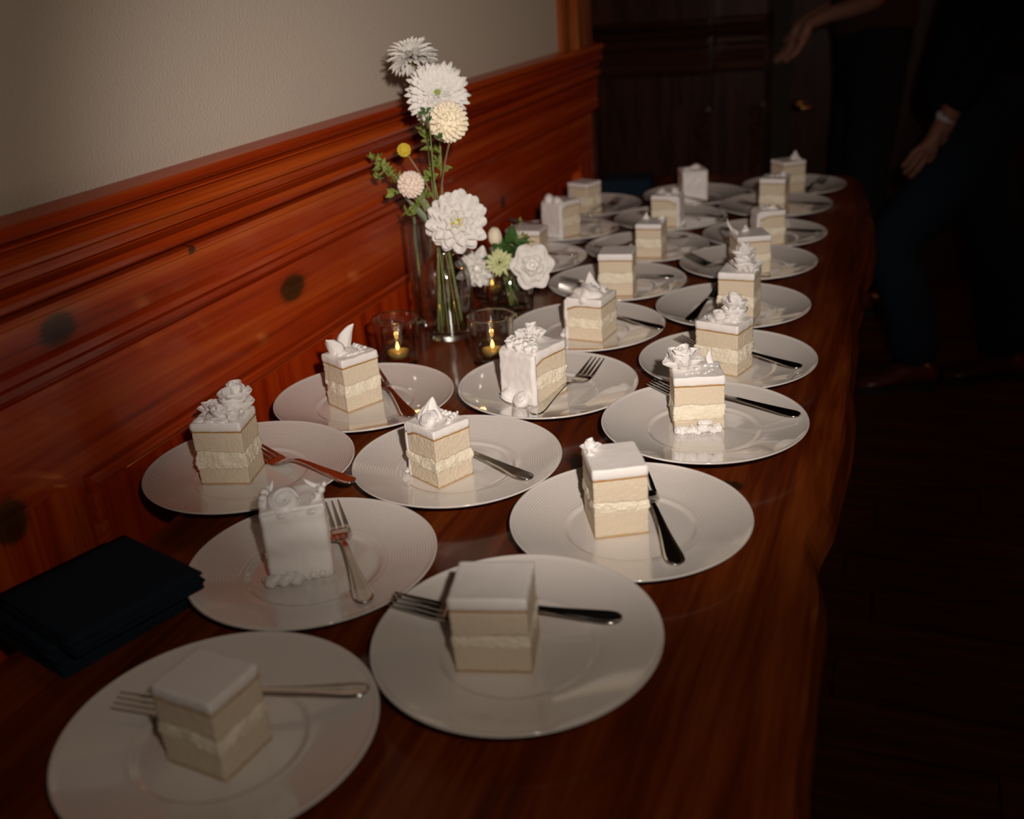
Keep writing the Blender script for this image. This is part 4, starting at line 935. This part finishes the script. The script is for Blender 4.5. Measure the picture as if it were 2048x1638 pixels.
def fingers(joints, edges, wrist_i, wrist, hand, side, curl):
    """palm and five fingers grown from the wrist joint"""
    w_, h_ = Vector(wrist), Vector(hand); d = (h_ - w_).normalized(); sd = Vector(side).normalized(); sd = (sd - d * sd.dot(d)).normalized(); nn = d.cross(sd)
    palm = len(joints); joints.append((tuple(w_ + d * .05), (.030, .016))); edges.append((wrist_i, palm))
    for i, (o_, ln) in enumerate(((-.030, .072), (-.010, .082), (.010, .078), (.028, .062))):
        b = len(joints); k0 = w_ + d * .085 + sd * o_; k1 = k0 + (d * .95 + nn * curl * .35).normalized() * ln * .5; k2 = k1 + (d * .75 + nn * curl).normalized() * ln * .5
        joints.append((tuple(k0), (.010, .010))); joints.append((tuple(k1), (.0090, .0090))); joints.append((tuple(k2), (.0075, .0075)))
        edges.extend([(palm, b), (b, b + 1), (b + 1, b + 2)])
    b = len(joints); k0 = w_ + d * .035 - sd * .036; k1 = k0 + (d * .7 - sd * .55 + nn * curl * .3).normalized() * .035; k2 = k1 + (d * .95 - sd * .15 + nn * curl * .4).normalized() * .030
    for q, r_ in ((k0, .012), (k1, .0105), (k2, .0085)): joints.append((tuple(q), (r_, r_)))
    edges.extend([(wrist_i, b), (b, b + 1), (b + 1, b + 2)])
def head_detail(root, c, fwd, hair='hair'):
    c = Vector(c); f_ = Vector(fwd).normalized(); sd = Vector((-f_.y, f_.x, 0))
    rot = Matrix((( sd.x, f_.x, 0), (sd.y, f_.y, 0), (0, 0, 1))).to_euler()
    h = ob('hair', merge(mesh('hair', *lump_vf(.083, .102, .075, 3, .12, 2), hair)), root, c + Vector((0, 0, .055)) - f_ * .016, rot)
    def bit(nm, vf, off, mat): ob(nm, merge(mesh(nm, *vf, mat)), root, c + sd * off[0] + f_ * off[1] + Vector((0, 0, off[2])), rot)
    bit('nose', lump_vf(.012, .018, .024, 1, .1), (0, .098, -.012), 'skin'); bit('mouth', lump_vf(.024, .008, .006, 2, .1), (0, .088, -.052), 'shoe')
    for s_ in (-1, 1): bit('eye', lump_vf(.011, .006, .006, 1, 0), (s_ * .032, .087, .012), 'sole'); bit('ear', lump_vf(.008, .018, .030, 4, .1), (s_ * .078, 0, -.005), 'skin')
# person striding in navy trousers
Fv = Vector((-.938, -.347, 0)); Lv = Vector((.347, -.938, 0))      # forward, and the person's left (nearer side)
pr1 = empty('person', (.95, 2.50, 0)); tag(pr1, 'person in navy trousers and dark jacket striding with bent knees in brown shoes', 'person')
b0 = Vector(pr1.location)
def lp(p): return tuple(Vector(p) - b0)
hip = Vector((1.00, 2.53, .84)); sh = hip + Vector((.04, 0, .50)); nk = sh + Fv * .02 + Vector((0, 0, .07)); hdp = nk + Fv * .05 + Vector((0, 0, .15))
lk, la = Vector((.775, 2.425, .47)), Vector((.885, 2.462, .10)); rk, ra = Vector((1.075, 2.59, .46)), Vector((1.135, 2.575, .10))
lsh, rsh = sh + Lv * .185, sh - Lv * .185; le, lw = Vector((1.02, 2.38, 1.05)), Vector((.886, 2.40, .805)); lh = Vector((.835, 2.385, .70))
re, rw_ = rsh + Vector((.10, .05, -.27)), rsh + Vector((.10, .03, -.52))
J = [(lp(hip), (.12, .10)), (lp((hip + sh) / 2), (.13, .095)), (lp(sh), (.14, .10)), (lp(nk), (.055, .055)), (lp(nk + Vector((0, 0, .05))), (.052, .052)), (lp(hdp), (.075, .088)), (lp(hdp + Vector((0, 0, .07))), (.068, .08)),
     (lp(lsh), (.055, .055)), (lp(le), (.042, .042)), (lp(lw), (.027, .027)), (lp(rsh), (.055, .055)), (lp(re), (.042, .042)), (lp(rw_), (.027, .027)),
     (lp(hip + Lv * .09 - Vector((0, 0, .06))), (.085, .085)), (lp(lk), (.055, .055)), (lp(la), (.036, .036)), (lp(hip - Lv * .09 - Vector((0, 0, .06))), (.085, .085)), (lp(rk), (.055, .055)), (lp(ra), (.036, .036))]
Eg = [(0, 1), (1, 2), (2, 3), (3, 4), (4, 5), (5, 6), (2, 7), (7, 8), (8, 9), (2, 10), (10, 11), (11, 12), (0, 13), (13, 14), (14, 15), (0, 16), (16, 17), (17, 18)]
fingers(J, Eg, 9, J[9][0], lp(lh), Fv, .55); fingers(J, Eg, 12, J[12][0], Vector(J[12][0]) + Vector((-.02, 0, -.10)), Fv, .5)
ob('body', skin_mesh('body', J, Eg, 'skin'), pr1)
head_detail(pr1, Vector(J[5][0]) + Vector((0, 0, .03)), Fv)
TJ = [(lp(hip + Vector((0, 0, .16))), (.15, .115)), (lp(hip), (.17, .14)), (lp(hip + Lv * .095 - Vector((0, 0, .07))), (.115, .11)), (lp((hip + lk) / 2 + Lv * .05 - Vector((0, 0, .03))), (.10, .10)), (lp(lk), (.085, .085)), (lp((lk + la) / 2 + Vector((.01, 0, 0))), (.078, .078)), (lp(la - Vector((0, 0, .03))), (.080, .072)),
      (lp(hip - Lv * .095 - Vector((0, 0, .07))), (.115, .11)), (lp((hip + rk) / 2 - Lv * .05), (.10, .10)), (lp(rk), (.088, .088)), (lp((rk + ra) / 2), (.082, .082)), (lp(ra - Vector((0, 0, .03))), (.087, .077))]
ob('trousers', skin_mesh('trousers', TJ, [(0, 1), (1, 2), (2, 3), (3, 4), (4, 5), (5, 6), (1, 7), (7, 8), (8, 9), (9, 10), (10, 11)], 'navy'), pr1)
JJ = [(lp(hip + Vector((0, 0, -.06))), (.20, .165)), (lp(hip + Vector((0, 0, .10))), (.18, .15)), (lp((hip + sh) / 2), (.165, .13)), (lp(sh - Vector((0, 0, .03))), (.17, .125)), (lp(sh + Vector((0, 0, .05))), (.09, .08)), (lp(lsh), (.075, .075)), (lp(le), (.062, .062)), (lp(lw + (le - lw) * .16), (.046, .046)), (lp(rsh), (.075, .075)), (lp(re), (.062, .062)), (lp(rw_ + (re - rw_) * .12), (.046, .046))]
ob('jacket', skin_mesh('jacket', JJ, [(0, 1), (1, 2), (2, 3), (3, 4), (3, 5), (5, 6), (6, 7), (3, 8), (8, 9), (9, 10)], 'black_cloth'), pr1)
cu = (le - lw).normalized()
ob('shirt_cuff', skin_mesh('shirt_cuff', [(lp(lw + cu * .002), (.037, .037)), (lp(lw + cu * .05), (.039, .039))], [(0, 1)], 'cuff', 1), pr1)
shoe(pr1, lp((.935, 2.482, 0)), lp((.705, 2.404, 0))); shoe(pr1, lp((1.19, 2.600, 0)), lp((.962, 2.535, 0)))
# second person further back
pr2 = empty('person', (.66, 3.28, 0)); tag(pr2, 'person in a brown patterned top with hands held out before a dark door', 'person')
b0 = Vector(pr2.location); F2 = Vector((-.95, -.3, 0)); L2 = Vector((.3, -.95, 0))
hip = Vector((.66, 3.28, .90)); sh = hip + Vector((0, 0, .48)); nk = sh + Vector((0, 0, .08)); hdp = nk + F2 * .03 + Vector((0, 0, .14))
lsh, rsh = sh + L2 * .17, sh - L2 * .17; le = lsh + Vector((-.04, 0, -.27)); re = rsh + Vector((-.04, 0, -.27)); lw = Vector((.46, 3.16, 1.06)); rw_ = Vector((.415, 3.26, 1.05))
J = [(lp(hip), (.12, .09)), (lp((hip + sh) / 2), (.11, .085)), (lp(sh), (.13, .09)), (lp(nk), (.05, .05)), (lp(nk + Vector((0, 0, .05))), (.05, .05)), (lp(hdp), (.073, .086)), (lp(hdp + Vector((0, 0, .07))), (.066, .078)),
     (lp(lsh), (.05, .05)), (lp(le), (.038, .038)), (lp(lw), (.025, .025)), (lp(rsh), (.05, .05)), (lp(re), (.038, .038)), (lp(rw_), (.025, .025)),
     (lp(hip + L2 * .09 - Vector((0, 0, .06))), (.08, .08)), (lp(hip + L2 * .1 + F2 * .03 - Vector((0, 0, .42))), (.052, .052)), (lp(hip + L2 * .1 - Vector((0, 0, .82))), (.034, .034)), (lp(hip - L2 * .09 - Vector((0, 0, .06))), (.08, .08)), (lp(hip - L2 * .1 + F2 * .03 - Vector((0, 0, .42))), (.052, .052)), (lp(hip - L2 * .1 - Vector((0, 0, .82))), (.034, .034))]
Eg = [(0, 1), (1, 2), (2, 3), (3, 4), (4, 5), (5, 6), (2, 7), (7, 8), (8, 9), (2, 10), (10, 11), (11, 12), (0, 13), (13, 14), (14, 15), (0, 16), (16, 17), (17, 18)]
fingers(J, Eg, 9, J[9][0], Vector(J[9][0]) + Vector((-.04, -.01, -.09)), L2, .4); fingers(J, Eg, 12, J[12][0], Vector(J[12][0]) + Vector((-.04, 0, -.09)), L2, .4)
ob('body', skin_mesh('body', J, Eg, 'skin'), pr2); head_detail(pr2, Vector(J[5][0]) + Vector((0, 0, .03)), F2)
ob('trousers', skin_mesh('trousers', [(lp(hip + Vector((0, 0, .17))), (.145, .11)), (lp(hip), (.155, .12)), (J[13][0], (.105, .105)), (J[14][0], (.085, .085)), (J[15][0], (.08, .075)), (J[16][0], (.105, .105)), (J[17][0], (.085, .085)), (J[18][0], (.08, .075))], [(0, 1), (1, 2), (2, 3), (3, 4), (1, 5), (5, 6), (6, 7)], 'black_cloth'), pr2)
ob('shirt', skin_mesh('shirt', [(lp(hip + Vector((0, 0, .03))), (.185, .145)), (lp((hip + sh) / 2), (.155, .12)), (lp(sh - Vector((0, 0, .03))), (.155, .11)), (lp(sh + Vector((0, 0, .05))), (.075, .07)), (lp(lsh), (.07, .07)), (lp(le + (lsh - le) * .25), (.058, .058)), (lp(rsh), (.07, .07)), (lp(re + (rsh - re) * .25), (.058, .058))], [(0, 1), (1, 2), (2, 3), (2, 4), (4, 5), (2, 6), (6, 7)], 'brown_cloth'), pr2)
for s_ in (-1, 1):
    hb = hip + L2 * .1 * s_ - F2 * .07; hb.z = 0; tb_ = hip + L2 * .1 * s_ + F2 * .18; tb_.z = 0
    shoe(pr2, lp(hb), lp(tb_))
